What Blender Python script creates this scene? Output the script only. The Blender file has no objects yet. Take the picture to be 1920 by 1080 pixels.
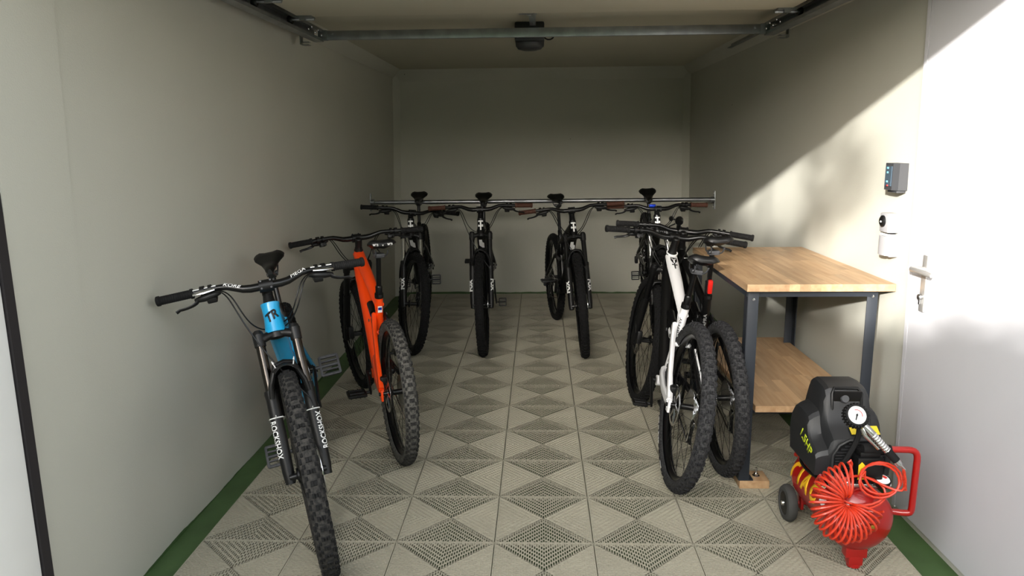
import bpy, bmesh, math, random
from mathutils import Matrix, Vector, Euler
PI = math.pi
random.seed(7)
SC = bpy.context.scene
COL = SC.collection

# ------------------------------------------------------------------ camera
cam_d = bpy.data.cameras.new('camera'); cam_o = bpy.data.objects.new('camera', cam_d); COL.objects.link(cam_o)
F_PX, YAW, PITCH, ROLL, CAM_H = 1392.4, 0.03664, 0.19337, -0.01002, 1.5026
cam_d.sensor_fit = 'HORIZONTAL'; cam_d.sensor_width = 36.0; cam_d.lens = F_PX / 1920 * 36.0
cam_d.clip_start = 0.02; cam_d.clip_end = 300
_f = Vector((-math.sin(YAW) * math.cos(PITCH), math.cos(YAW) * math.cos(PITCH), -math.sin(PITCH)))
_r = Vector((math.cos(YAW), math.sin(YAW), 0)); _u = _r.cross(_f)
_r2 = _r * math.cos(ROLL) + _u * math.sin(ROLL); _u2 = _u * math.cos(ROLL) - _r * math.sin(ROLL)
cam_o.matrix_world = Matrix(((_r2.x, _u2.x, -_f.x, 0), (_r2.y, _u2.y, -_f.y, 0), (_r2.z, _u2.z, -_f.z, CAM_H), (0, 0, 0, 1)))
SC.camera = cam_o

# ------------------------------------------------------------------ light
SUN_DX, SUN_DZ = 0.52, -0.295          # sun ray per metre of depth into the garage
W = bpy.data.worlds.new('sky'); SC.world = W; W.use_nodes = True
nt = W.node_tree; nt.nodes.clear()
_o = nt.nodes.new('ShaderNodeOutputWorld'); _b = nt.nodes.new('ShaderNodeBackground')
_s = nt.nodes.new('ShaderNodeTexSky'); _s.sky_type = 'NISHITA'; _s.sun_disc = False
_s.sun_elevation = math.radians(15); _s.sun_rotation = math.radians(200); _s.dust_density = 3.0; _s.air_density = 1.2
_h = nt.nodes.new('ShaderNodeHueSaturation'); _h.inputs['Saturation'].default_value = 0.30
nt.links.new(_s.outputs[0], _h.inputs['Color']); nt.links.new(_h.outputs[0], _b.inputs['Color'])
_b.inputs['Strength'].default_value = 0.95
nt.links.new(_b.outputs[0], _o.inputs['Surface'])
sun_d = bpy.data.lights.new('sun', 'SUN'); sun = bpy.data.objects.new('sun', sun_d); COL.objects.link(sun)
sun.location = (-6, -10, 6)
sun.rotation_euler = Vector((SUN_DX, 1.0, SUN_DZ)).to_track_quat('-Z', 'Y').to_euler()
sun_d.energy = 11.5; sun_d.color = (1.0, 0.96, 0.90); sun_d.angle = math.radians(1.0)
vs = SC.view_settings; vs.view_transform = 'Standard'; vs.look = 'None'; vs.gamma = 1.0; vs.use_curve_mapping = False
vs.exposure = 0.02

# ------------------------------------------------------------------ materials
def lin(c):
    return tuple(((x / 255) / 12.92 if x / 255 <= 0.04045 else (((x / 255) + 0.055) / 1.055) ** 2.4) for x in c)
MATS = {}
def mat(name, rgb, rough=0.5, metal=0.0, var=0.0, vscale=8.0, bump=0.0, bscale=60.0, rgb2=None, coat=0.0, spec=0.5):
    if name in MATS: return MATS[name]
    m = bpy.data.materials.new(name); m.use_nodes = True; n = m.node_tree.nodes; l = m.node_tree.links
    b = n['Principled BSDF']; b.inputs['Roughness'].default_value = rough; b.inputs['Metallic'].default_value = metal
    b.inputs['Coat Weight'].default_value = coat; b.inputs['Specular IOR Level'].default_value = spec
    c = lin(rgb); tc = n.new('ShaderNodeTexCoord')
    nz = n.new('ShaderNodeTexNoise'); nz.inputs['Scale'].default_value = vscale; nz.inputs['Detail'].default_value = 5
    l.new(tc.outputs['Object'], nz.inputs['Vector'])
    mx = n.new('ShaderNodeMix'); mx.data_type = 'RGBA'
    c2 = lin(rgb2) if rgb2 else tuple(x * (1 - var) for x in c)
    mx.inputs[6].default_value = (*c, 1); mx.inputs[7].default_value = (*c2, 1)
    rp = n.new('ShaderNodeMapRange'); rp.inputs['From Min'].default_value = 0.35; rp.inputs['From Max'].default_value = 0.68
    l.new(nz.outputs['Fac'], rp.inputs['Value']); l.new(rp.outputs[0], mx.inputs[0]); l.new(mx.outputs[2], b.inputs['Base Color'])
    if bump > 0:
        nb = n.new('ShaderNodeTexNoise'); nb.inputs['Scale'].default_value = bscale; nb.inputs['Detail'].default_value = 4
        l.new(tc.outputs['Object'], nb.inputs['Vector'])
        bp = n.new('ShaderNodeBump'); bp.inputs['Strength'].default_value = bump; bp.inputs['Distance'].default_value = 0.002
        l.new(nb.outputs['Fac'], bp.inputs['Height']); l.new(bp.outputs[0], b.inputs['Normal'])
    MATS[name] = m; return m

def wall_mat(name, rgb, pits=True):
    m = mat(name, rgb, rough=0.75, var=0.05, vscale=1.3, bump=0.35, bscale=220)
    n = m.node_tree.nodes; l = m.node_tree.links; b = n['Principled BSDF']
    if pits:                                                     # small pits of the cast concrete, fixed to the wall
        tc = n.new('ShaderNodeTexCoord'); v = n.new('ShaderNodeTexVoronoi'); v.inputs['Scale'].default_value = 5.5
        l.new(tc.outputs['Object'], v.inputs['Vector'])
        r = n.new('ShaderNodeMapRange'); r.inputs['From Min'].default_value = 0.022; r.inputs['From Max'].default_value = 0.03
        l.new(v.outputs['Distance'], r.inputs['Value'])
        sp = n.new('ShaderNodeSeparateColor'); l.new(v.outputs['Color'], sp.inputs[0])
        gt = n.new('ShaderNodeMath'); gt.operation = 'LESS_THAN'; gt.inputs[1].default_value = 0.72; l.new(sp.outputs[0], gt.inputs[0])
        mxm = n.new('ShaderNodeMath'); mxm.operation = 'MAXIMUM'; l.new(r.outputs[0], mxm.inputs[0]); l.new(gt.outputs[0], mxm.inputs[1])
        src = b.inputs['Base Color'].links[0].from_socket
        mx = n.new('ShaderNodeMix'); mx.data_type = 'RGBA'; mx.inputs[6].default_value = (0.08, 0.075, 0.065, 1)
        l.new(mxm.outputs[0], mx.inputs[0]); l.new(src, mx.inputs[7]); l.new(mx.outputs[2], b.inputs['Base Color'])
    return m

def wood_mat(name):
    m = bpy.data.materials.new(name); m.use_nodes = True; n = m.node_tree.nodes; l = m.node_tree.links; b = n['Principled BSDF']
    b.inputs['Roughness'].default_value = 0.45
    tc = n.new('ShaderNodeTexCoord'); oi = n.new('ShaderNodeObjectInfo')
    mp = n.new('ShaderNodeMapping'); mp.inputs['Scale'].default_value = (30, 2.2, 30); l.new(tc.outputs['Object'], mp.inputs['Vector'])
    nz = n.new('ShaderNodeTexNoise'); nz.noise_dimensions = '4D'; nz.inputs['Scale'].default_value = 1.6; nz.inputs['Detail'].default_value = 6
    l.new(mp.outputs[0], nz.inputs['Vector'])
    ml = n.new('ShaderNodeMath'); ml.operation = 'MULTIPLY'; ml.inputs[1].default_value = 50; l.new(oi.outputs['Random'], ml.inputs[0]); l.new(ml.outputs[0], nz.inputs['W'])
    cr = n.new('ShaderNodeValToRGB'); cr.color_ramp.elements[0].position = 0.3; cr.color_ramp.elements[1].position = 0.72
    cr.color_ramp.elements[0].color = (*lin((166, 131, 95)), 1); cr.color_ramp.elements[1].color = (*lin((192, 161, 124)), 1)
    l.new(nz.outputs['Fac'], cr.inputs[0])
    hs = n.new('ShaderNodeHueSaturation'); l.new(cr.outputs[0], hs.inputs['Color'])
    mr = n.new('ShaderNodeMapRange'); mr.inputs['To Min'].default_value = 0.78; mr.inputs['To Max'].default_value = 1.12
    l.new(oi.outputs['Random'], mr.inputs['Value']); l.new(mr.outputs[0], hs.inputs['Value']); l.new(hs.outputs[0], b.inputs['Base Color'])
    MATS[name] = m; return m

M_WALL = wall_mat('painted_concrete', (193, 192, 181))
M_CEIL = wall_mat('painted_ceiling', (192, 188, 170), pits=False)
M_GREEN = mat('green_floor_paint', (72, 100, 56), rough=0.55, var=0.3, vscale=6, bump=0.3)
M_TILE = mat('beige_floor_plastic', (170, 165, 147), rough=0.5, var=0.12, vscale=3)
M_WHITE = mat('white_lacquer', (238, 238, 236), rough=0.4, var=0.02)
M_FITTING = mat('white_plastic_fitting', (158, 158, 161), rough=0.4, var=0.02)
M_DOORLEAF = mat('white_door_paint', (204, 204, 209), rough=0.45, var=0.02)
M_OUTWALL = mat('white_render', (235, 232, 226), rough=0.9, var=0.08, bump=0.6, bscale=150)
M_DRIVE = mat('driveway_concrete', (182, 176, 164), rough=0.9, var=0.2, vscale=3, bump=0.5)
M_SEAL = mat('black_door_seal', (34, 30, 32), rough=0.7)
M_GALV = mat('galvanised_steel', (165, 168, 172), rough=0.38, metal=1.0, var=0.25, vscale=14)
M_STEEL = mat('polished_steel', (205, 205, 205), rough=0.22, metal=1.0)
M_CHROME = mat('satin_chrome', (168, 166, 163), rough=0.3, metal=0.5)
M_BLACK = mat('satin_black', (11, 11, 12), rough=0.45, spec=0.35)
M_GLOSSB = mat('gloss_black', (9, 9, 10), rough=0.3, spec=0.4)
M_GRIP = mat('black_rubber', (15, 15, 16), rough=0.8, spec=0.3)
M_TIRE = mat('black_tire', (13, 13, 14), rough=0.9, var=0.3, vscale=30, spec=0.3)
M_TIREDUST = mat('dusty_tire', (58, 57, 54), rough=0.95, vscale=90, rgb2=(98, 96, 91), spec=0.2)
M_KNOBDUST = mat('dusty_tread', (32, 32, 32), rough=0.95, vscale=140, rgb2=(58, 57, 55), spec=0.2)
M_TIREA = mat('front_tire_rubber', (36, 36, 36), rough=0.95, vscale=100, rgb2=(66, 64, 61), spec=0.2)
M_KNOBA = mat('front_tread', (21, 21, 22), rough=0.95, vscale=140, rgb2=(36, 36, 36), spec=0.2)
M_TIREGREY = mat('worn_tire', (34, 34, 35), rough=0.95, vscale=130, rgb2=(66, 66, 67), spec=0.2)
M_KNOBGREY = mat('worn_tread', (26, 26, 28), rough=0.95, vscale=140, rgb2=(50, 50, 52), spec=0.2)
M_BROWN = mat('brown_rubber', (78, 42, 27), rough=0.7, var=0.3)
M_ANTH = mat('anthracite_paint', (34, 39, 47), rough=0.5, var=0.06)
M_BEECH = wood_mat('beech_wood')
M_LETTER = mat('white_print', (235, 235, 235), rough=0.5)
M_LETTERB = mat('black_print', (14, 14, 16), rough=0.5)
M_RED = mat('red_enamel', (156, 17, 13), rough=0.28, coat=0.4, var=0.06)
M_REDP = mat('red_plastic', (205, 30, 22), rough=0.4)
M_HOSE = mat('orange_red_hose', (196, 54, 30), rough=0.3, coat=0.2)
M_YEL = mat('yellow_print', (232, 178, 30), rough=0.5)
M_LIME = mat('lime_print', (196, 212, 40), rough=0.5)
M_YLAB = mat('yellow_label', (228, 200, 36), rough=0.5, var=0.1, vscale=120)
M_PLBLACK = mat('black_moulded_plastic', (30, 31, 33), rough=0.5, bump=0.2, bscale=500)
M_BRASS = mat('brass', (190, 150, 70), rough=0.3, metal=1.0)
M_BLUE = mat('cyan_blue_paint', (16, 148, 200), rough=0.3, coat=0.4)
M_ORANGE = mat('orange_paint', (255, 74, 8), rough=0.35, coat=0.3)
M_YTW = mat('white_bike_paint', (232, 232, 234), rough=0.3, coat=0.3)
M_DGREY = mat('dark_grey_plastic', (58, 59, 62), rough=0.5)
M_BLUEAN = mat('blue_anodised', (20, 60, 190), rough=0.3, metal=0.6)
M_SCREEN = mat('display_grey', (66, 80, 92), rough=0.2)
M_CYAN = mat('cyan_print', (120, 190, 215), rough=0.4)
M_LEAF = mat('leaf_green', (70, 100, 40), rough=0.6, var=0.4)
M_BARK = mat('bark', (90, 75, 60), rough=0.9, var=0.3)

# ------------------------------------------------------------------ mesh helpers
class MB:
    def __init__(self): self.v = []; self.f = []; self.m = []
    def add(self, vs, fs, mi=0, M=None):
        k = len(self.v)
        self.v += [tuple(M @ Vector(p)) if M else tuple(p) for p in vs]
        self.f += [tuple(i + k for i in f) for f in fs]; self.m += [mi] * len(fs); return self
    def box(self, c, s, mi=0, M=None):
        x, y, z = c; a, b, d = s[0] / 2, s[1] / 2, s[2] / 2
        vs = [(x - a, y - b, z - d), (x + a, y - b, z - d), (x + a, y + b, z - d), (x - a, y + b, z - d),
              (x - a, y - b, z + d), (x + a, y - b, z + d), (x + a, y + b, z + d), (x - a, y + b, z + d)]
        return self.add(vs, [(0, 3, 2, 1), (4, 5, 6, 7), (0, 1, 5, 4), (1, 2, 6, 5), (2, 3, 7, 6), (3, 0, 4, 7)], mi, M)
    def cbox(self, c, s, b=0.003, mi=0, M=None):               # box with chamfered edges
        x, y, z = c; h = [s[0] / 2, s[1] / 2, s[2] / 2]; b = min(b, *[q * 0.9 for q in h])
        bm = bmesh.new(); bmesh.ops.create_cube(bm, size=1.0)
        for v in bm.verts: v.co = Vector((x + v.co.x * s[0], y + v.co.y * s[1], z + v.co.z * s[2]))
        bmesh.ops.bevel(bm, geom=list(bm.edges), offset=b, segments=2, affect='EDGES', profile=0.6)
        bm.verts.ensure_lookup_table()
        self.add([v.co[:] for v in bm.verts], [[v.index for v in f.verts] for f in bm.faces], mi, M); bm.free(); return self
    def tube(self, pts, r, n=8, mi=0, caps=True, M=None, sq=None, ref=None, closed=False):
        P = [Vector(p) for p in pts]; K = len(P); R = r if isinstance(r, (list, tuple)) else [r] * K
        vs, fs = [], []; prev = None
        for i in range(K):
            if closed: t = P[(i + 1) % K] - P[i - 1]
            else: t = P[min(i + 1, K - 1)] - P[max(i - 1, 0)]
            t.normalize()
            if ref is not None: a = Vector(ref) - t * t.dot(Vector(ref))
            elif prev is None:
                a = Vector((0, 0, 1)) if abs(t.z) < 0.9 else Vector((1, 0, 0)); a = a - t * a.dot(t)
            else: a = prev - t * prev.dot(t)
            if a.length < 1e-6: a = t.orthogonal()
            a.normalize(); prev = a; b = t.cross(a)
            sa, sb = (sq if sq else (1, 1))
            for j in range(n):
                q = 2 * PI * j / n; vs.append(P[i] + a * (math.cos(q) * R[i] * sa) + b * (math.sin(q) * R[i] * sb))
        L = K if closed else K - 1
        for i in range(L):
            for j in range(n):
                k = (i + 1) % K; fs.append((i * n + j, i * n + (j + 1) % n, k * n + (j + 1) % n, k * n + j))
        if caps and not closed:
            fs.append(tuple(range(n - 1, -1, -1))); fs.append(tuple((K - 1) * n + j for j in range(n)))
        return self.add(vs, fs, mi, M)
    def rev(self, prof, n=24, mi=0, M=None, loop=False):        # profile (radius, height) turned about local z
        vs, fs = [], []; K = len(prof)
        for i in range(n):
            a = 2 * PI * i / n
            for (r, z) in prof: vs.append((r * math.cos(a), r * math.sin(a), z))
        for i in range(n):
            k = (i + 1) % n
            for j in range(K if loop else K - 1):
                j2 = (j + 1) % K; fs.append((i * K + j, k * K + j, k * K + j2, i * K + j2))
        if not loop:
            if prof[0][0] > 1e-6: fs.append(tuple(i * K for i in range(n - 1, -1, -1)))
            if prof[-1][0] > 1e-6: fs.append(tuple(i * K + K - 1 for i in range(n)))
        return self.add(vs, fs, mi, M)
    def prism(self, poly, z0, z1, mi=0, M=None):                # polygon in xy, extruded along z
        n = len(poly); vs = [(x, y, z0) for x, y in poly] + [(x, y, z1) for x, y in poly]
        fs = [tuple(range(n - 1, -1, -1)), tuple(range(n, 2 * n))] + [(i, (i + 1) % n, n + (i + 1) % n, n + i) for i in range(n)]
        return self.add(vs, fs, mi, M)
    def loft(self, secs, mi=0, M=None, closed=True):
        n = len(secs[0]); vs = [p for s in secs for p in s]; fs = []
        for i in range(len(secs) - 1):
            for j in range(n if closed else n - 1):
                fs.append((i * n + j, i * n + (j + 1) % n, (i + 1) * n + (j + 1) % n, (i + 1) * n + j))
        if closed: fs.append(tuple(range(n - 1, -1, -1))); fs.append(tuple((len(secs) - 1) * n + j for j in range(n)))
        return self.add(vs, fs, mi, M)
    def mesh(self, name, mats, ang=38, fix=True):
        me = bpy.data.meshes.new(name); me.from_pydata(self.v, [], self.f)
        for m in (mats if isinstance(mats, (list, tuple)) else [mats]): me.materials.append(m)
        me.polygons.foreach_set('material_index', self.m)
        if fix:
            bm = bmesh.new(); bm.from_mesh(me); bmesh.ops.recalc_face_normals(bm, faces=bm.faces); bm.to_mesh(me); bm.free()
        if ang:
            me.polygons.foreach_set('use_smooth', [True] * len(me.polygons)); me.set_sharp_from_angle(angle=math.radians(ang))
        me.update(); return me

def put(name, me, parent=None, M=None, label=None):
    o = bpy.data.objects.new(name, me); COL.objects.link(o)
    if parent is not None: o.parent = parent
    if M is not None: o.matrix_local = M
    if label: o['label'] = label
    return o
def obj(name, mb, mats, parent=None, M=None, label=None, ang=38): return put(name, mb.mesh(name, mats, ang), parent, M, label)
def thing(name, label, cat, M=None, group=None):
    o = bpy.data.objects.new(name, None); COL.objects.link(o); o.empty_display_size = 0.05
    if M is not None: o.matrix_world = M
    o['label'] = label; o['category'] = cat
    if group: o['group'] = group
    return o
def tag(o, label, cat, group=None):
    o['label'] = label; o['category'] = cat
    if group: o['group'] = group
    return o
def struct(o): o['kind'] = 'structure'; return o
def T(x, y=None, z=None): return Matrix.Translation(Vector(x) if y is None else Vector((x, y, z)))
def R(a, ax): return Matrix.Rotation(a, 4, ax if isinstance(ax, str) else Vector(ax))
def frame(o, x, z):                                              # matrix with local x and (about) local z given
    x = Vector(x).normalized(); z = Vector(z); z = (z - x * z.dot(x)).normalized(); y = z.cross(x); o = Vector(o)
    return Matrix(((x.x, y.x, z.x, o.x), (x.y, y.y, z.y, o.y), (x.z, y.z, z.z, o.z), (0, 0, 0, 1)))
def bez(p0, p1, p2, p3, n=10):
    p0, p1, p2, p3 = map(Vector, (p0, p1, p2, p3)); out = []
    for i in range(n + 1):
        t = i / n; s = 1 - t; out.append(p0 * s**3 + p1 * 3 * s * s * t + p2 * 3 * s * t * t + p3 * t**3)
    return out
TXT = {}
def text(s, h, w=None, bold=0.02, shear=0.0, wrap=None, thick=0.0006, m=None, sub=1, wrapx=None, rot=0.0):
    """flat lettering in local xy centred on the origin, facing +z; wrap bends y round a tube of that radius along x"""
    key = (s, h, w, bold, shear, wrap, m.name, wrapx, rot)
    if key in TXT: return TXT[key]
    cu = bpy.data.curves.new('lettering', 'FONT'); cu.body = s; cu.size = 1; cu.offset = bold; cu.shear = shear; cu.resolution_u = 3
    ob = bpy.data.objects.new('lettering', cu); COL.objects.link(ob)
    dg = bpy.context.evaluated_depsgraph_get(); me = bpy.data.meshes.new_from_object(ob.evaluated_get(dg))
    bpy.data.objects.remove(ob); bpy.data.curves.remove(cu)
    xs = [v.co.x for v in me.vertices]; ys = [v.co.y for v in me.vertices]
    x0, x1, y0, y1 = min(xs), max(xs), min(ys), max(ys); sy = h / (y1 - y0); sx = (w / (x1 - x0)) if w else sy
    for v in me.vertices: v.co = Vector(((v.co.x - (x0 + x1) / 2) * sx, (v.co.y - (y0 + y1) / 2) * sy, 0))
    if rot:
        for v in me.vertices: v.co = Matrix.Rotation(rot, 3, 'Z') @ v.co
    bm = bmesh.new(); bm.from_mesh(me); bmesh.ops.triangulate(bm, faces=bm.faces)
    bmesh.ops.remove_doubles(bm, verts=bm.verts, dist=1e-6)
    if wrap or wrapx: bmesh.ops.subdivide_edges(bm, edges=[e for e in bm.edges if e.calc_length() > h * 0.3], cuts=sub)
    r = bmesh.ops.extrude_face_region(bm, geom=list(bm.faces))
    for g in r['geom']:
        if isinstance(g, bmesh.types.BMVert): g.co.z += thick
    if wrap:
        for v in bm.verts:
            a = v.co.y / wrap; rr = wrap + v.co.z; v.co = Vector((v.co.x, math.sin(a) * rr, math.cos(a) * rr))
    if wrapx:
        for v in bm.verts:
            a = v.co.x / wrapx; rr = wrapx + v.co.z; v.co = Vector((math.sin(a) * rr, v.co.y, math.cos(a) * rr))
    bmesh.ops.recalc_face_normals(bm, faces=bm.faces); bm.to_mesh(me); bm.free()
    me.materials.clear(); me.materials.append(m); TXT[key] = me; return me

# ================================================================== the garage shell
Y_OPEN, Y_BACK, Z_CEIL = 1.87, 7.392, 2.199
def xl(z, y): return -1.425 - 0.006 * (y - 2) + 0.030 * z        # the cast walls lean in a little
def xr(z, y): return 1.488 - 0.021 * z
def wall_side(name, fx, out, y0, y1, step=None):
    mb = MB(); ys = [y0, y1]; sec = []
    for y in ys:
        sec.append([(fx(0, y), y, -0.12), (fx(2.3, y), y, 2.36), (out, y, 2.36), (out, y, -0.12)])
    mb.loft(sec); return struct(obj(name, mb, M_WALL, ang=0))
wl = wall_side('wall_left', xl, -1.56, Y_OPEN, Y_BACK + 0.12)
wr = wall_side('wall_right', xr, 1.62, 1.72, Y_BACK + 0.12)
mb = MB(); mb.box((0.03, Y_BACK + 0.06, 1.12), (3.3, 0.12, 2.48)); struct(obj('wall_back', mb, M_WALL, ang=0))
mb = MB(); mb.box((0.03, 4.66, Z_CEIL + 0.08), (3.3, 5.9, 0.16)); struct(obj('ceiling', mb, M_CEIL, ang=0))
# chamfers of the cast shell
mb = MB(); q = 0.075
for fx, s in ((xl, 1), (xr, -1)):
    sec = []
    for y in (1.9, Y_BACK):
        x = fx(2.199, y); sec.append([(x - s * .02, y, Z_CEIL + .02), (x - s * .02, y, Z_CEIL - q), (x, y, Z_CEIL - q), (x + s * q, y, Z_CEIL), (x + s * q, y, Z_CEIL + .02)])
    mb.loft(sec)
struct(obj('trim_1', mb, M_WALL, ang=0))
mb = MB(); sec = []
for x in (xl(2.19, Y_BACK) - .02, xr(2.19, Y_BACK) + .02):
    sec.append([(x, Y_BACK + .02, Z_CEIL + .02), (x, Y_BACK - .07, Z_CEIL + .02), (x, Y_BACK - .07, Z_CEIL), (x, Y_BACK, Z_CEIL - .11), (x, Y_BACK + .02, Z_CEIL - .11)])
mb.loft(sec); struct(obj('trim_2', mb, M_WALL, ang=0))
mb = MB()
for fx, s in ((xl, 1), (xr, -1)):
    sec = []
    for z in (-.02, Z_CEIL):
        x = fx(z, Y_BACK); sec.append([(x - s * .02, Y_BACK + .02, z), (x - s * .02, Y_BACK - .06, z), (x, Y_BACK - .06, z), (x + s * .06, Y_BACK, z), (x + s * .06, Y_BACK + .02, z)])
    mb.loft(sec)
struct(obj('trim_3', mb, M_WALL, ang=0))
# shallow casting seam on the left wall
mb = MB(); sec = []
for z in (0, 2.199):
    x = xl(z, 2.2); sec.append([(x - .01, 1.875, z), (x + .004, 1.875, z), (x + .004, 2.165, z), (x - .01, 2.18, z)])
mb.loft(sec); struct(obj('trim_4', mb, M_WALL, ang=0))
# floor slab, painted green, carrying the click tiles
mb = MB(); mb.box((0.03, 4.62, -0.071), (3.06, 5.6, 0.10)); floor = struct(obj('floor', mb, M_GREEN, ang=0))
PX, PY0, TS = -0.5503, 2.600, 0.378
def tile_mesh():
    mb = MB(); h = TS / 2; z1, z0 = 0.0, -0.020; pitch = 0.0088; sw = 0.0056; run = 3 * pitch; sl = 0.0185; dg = 0.0050; ed = 0.0048
    gx = 0.0016
    def slab(pts, M, z0=z0):                                     # top face and walls of one flat piece
        n = len(pts); vs = [(x, y, z1) for x, y in pts] + [(x, y, z0) for x, y in pts]
        fs = [tuple(range(n))] + [(i, n + i, n + (i + 1) % n, (i + 1) % n) for i in range(n)]
        mb.add(vs, fs, 0, M)
    N = int((h - ed - dg) / pitch)
    for k in range(4):
        M = R(k * PI / 2, 'Z'); e = h - (gx if k in (1, 3) else 0.0003); lim = h - ed
        slab([(-e, h - ed), (e, h - ed), (e, e), (-e, e)], M)    # border strip
        slab([(0, -dg * .7), (h - ed, h - ed - dg * .7), (h - ed, h - ed + dg * .2), (-dg * .2, 0)], M)   # diagonal bar
        for i in range(-N, N + 1):                               # ribs between the slot columns
            x0, x1 = (i - .5) * pitch - (pitch - sw) / 2, (i - .5) * pitch + (pitch - sw) / 2
            s = max(abs(x0), abs(x1)) + dg * .2
            if s < lim - .002: slab([(x0, s), (x1, s), (x1, lim), (x0, lim)], M, -.008)
        for i in range(-N, N + 1):                               # bridges between the slots of a column
            xc = i * pitch; a, b = xc - sw / 2 - .0003, xc + sw / 2 + .0003; y = abs(xc) + dg
            if y >= lim - .002: continue
            slab([(a, abs(xc) - .001), (b, abs(xc) - .001), (b, y), (a, y)], M, -.0022); y += sl
            while y < lim - .001:
                slab([(a, y), (b, y), (b, min(y + run - sl, lim)), (a, min(y + run - sl, lim))], M, -.0022); y += run
    return mb.mesh('tile', M_TILE, 0, fix=False)
TM = tile_mesh()
TB = TM.copy(); TB.name = 'tile'; bm = bmesh.new(); bm.from_mesh(TB)
bmesh.ops.bisect_plane(bm, geom=list(bm.verts) + list(bm.edges) + list(bm.faces), plane_co=(0, Y_BACK - .02 - (PY0 + 12.5 * TS), 0), plane_no=(0, 1, 0), clear_outer=True); bm.to_mesh(TB); bm.free()
for i in range(-2, 5): put('tile', TB, floor, T(PX + (i + .5) * TS, PY0 + 12.5 * TS, 0))
for j in range(-1, 13):
    for i in range(-2, 5):
        put('tile', TM, floor, T(PX + (i + .5) * TS, PY0 + (j - .5) * TS, 0.0))
# wavy edge of the green floor paint run up the wall feet
def paint_edge(name, fx, s, y0, y1, hole=None):
    mb = MB(); n = 90; a, b = [], []
    for i in range(n + 1):
        y = y0 + (y1 - y0) * i / n
        hgt = .034 + .012 * math.sin(y * 3.1) + .007 * math.sin(y * 9.7 + 1) + random.uniform(-.003, .003)
        a.append((y, hgt))
    sec = []
    for y, hh in a:
        sec.append([(fx(0, y) - s * .004, y, -.05), (fx(0, y) + s * .0025, y, -.05), (fx(hh, y) + s * .0025, y, hh), (fx(hh, y) - s * .004, y, hh)])
    mb.loft(sec); return struct(obj(name, mb, M_GREEN, ang=0))
paint_edge('baseboard_left', xl, 1, 1.9, Y_BACK); paint_edge('baseboard_right', xr, -1, 3.02, Y_BACK)
mb = MB(); sec = []
for i in range(61):
    x = -1.46 + 2.94 * i / 60; hh = .014 + .004 * math.sin(x * 5) + random.uniform(-.003, .003)
    sec.append([(x, Y_BACK + .004, -.05), (x, Y_BACK - .0025, -.05), (x, Y_BACK - .0025, hh), (x, Y_BACK + .004, hh)])
mb.loft(sec); struct(obj('baseboard_back', mb, M_GREEN, ang=0))
# front: seal gap, white frame, header, ground outside
mb = MB(); mb.box((-1.46, 1.853, 1.1), (0.16, 0.034, 2.3)); struct(obj('trim_5', mb, M_SEAL, ang=0))
mb = MB(); mb.cbox((-1.46, 1.70, 1.1), (0.15, 0.27, 2.3), .012); struct(obj('trim_6', mb, M_WHITE))
mb = MB(); mb.box((1.60, 1.70, 1.1), (0.15, 0.27, 2.3)); struct(obj('trim_7', mb, M_WHITE))
mb = MB(); mb.box((0.03, 1.78, 2.27), (3.3, 0.24, 0.24)); struct(obj('wall_front', mb, M_OUTWALL, ang=0))
mb = MB(); mb.box((0, -13, -0.09), (40, 29.62, 0.12)); struct(obj('ground', mb, M_DRIVE, ang=0))

# ------------------------------------------------------------------ raised sectional door, its tracks and opener
door = MB(); door.box((0.02, 1.93, 2.165), (2.44, .05, .05))
d1 = struct(obj('door_1', door, M_CEIL, ang=0))
for k in range(4):
    y0 = 1.96 + k * .482
    p = MB(); p.cbox((0.02, y0 + .24, 2.152), (2.44, .478, .04), .004); obj('panel', p, M_CEIL, d1)
    hb = MB()
    for s in (-1, 1):
        hb.box((.02 + s * 1.19, y0 + .468, 2.128), (.09, .07, .008)); hb.tube([(.02 + s * 1.14, y0 + .47, 2.12), (.02 + s * 1.25, y0 + .47, 2.12)], .008)
        hb.box((.02 + s * 1.19, y0 + .44, 2.118), (.03, .02, .018))
    obj('hinge_bracket', hb, M_GALV, d1)
    for s in (-1, 1):
        rb = MB(); rb.rev([(0, -.012), (.018, -.012), (.022, -.006), (.022, .006), (.018, .012), (0, .012)], 14, 0, T(.02 + s * 1.262, y0 + .47, 2.118) @ R(PI / 2, 'Y')); obj('roller', rb, M_BLACK, d1)
for s, nm in ((-1, 'left'), (1, 'right')):
    x = .02 + s * 1.275
    tr = thing('door_track', 'galvanised steel door track under the ceiling along the %s wall' % nm, 'rail', T(x, 2.0, 2.1))
    mb = MB()
    mb.box((0, 1.2, .045), (.055, 2.42, .004)); mb.box((-s * -.026, 1.2, .012), (.003, 2.42, .066)); mb.box((0, 1.2, -.02), (.055, 2.42, .003)); mb.box((-s * .026, 1.2, -.012), (.003, 2.42, .014)); mb.box((-s * .026, 1.2, .038), (.003, 2.42, .014))
    obj('channel', mb, M_GALV, tr)
    mb = MB(); mb.box((s * .045, 2.3, -.035), (.05, .035, .003)); mb.box((s * .068, 2.3, .0), (.003, .05, .1)); mb.box((s * .04, 2.3, -.05), (.04, .05, .003))
    obj('wall_bracket', mb, M_GALV, tr)
    mb = MB()
    for k in range(5): mb.rev([(0, 0), (.007, 0), (.006, .004), (0, .005)], 8, 0, T(-s * .03, 2.12 + k * .06, .01 + .02 * (k % 2)) @ R(-s * PI / 2, 'Y'))
    obj('bolt', mb, M_STEEL, tr)['kind'] = 'stuff'
cb = thing('cross_bar', 'long galvanised steel bar joining both door track ends below the ceiling', 'bar', T(0.02, 4.40, 2.112))
mb = MB(); mb.cbox((0, 0, .0), (2.46, .03, .050), .004); obj('bar', mb, M_GALV, cb)
mb = MB()
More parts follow.
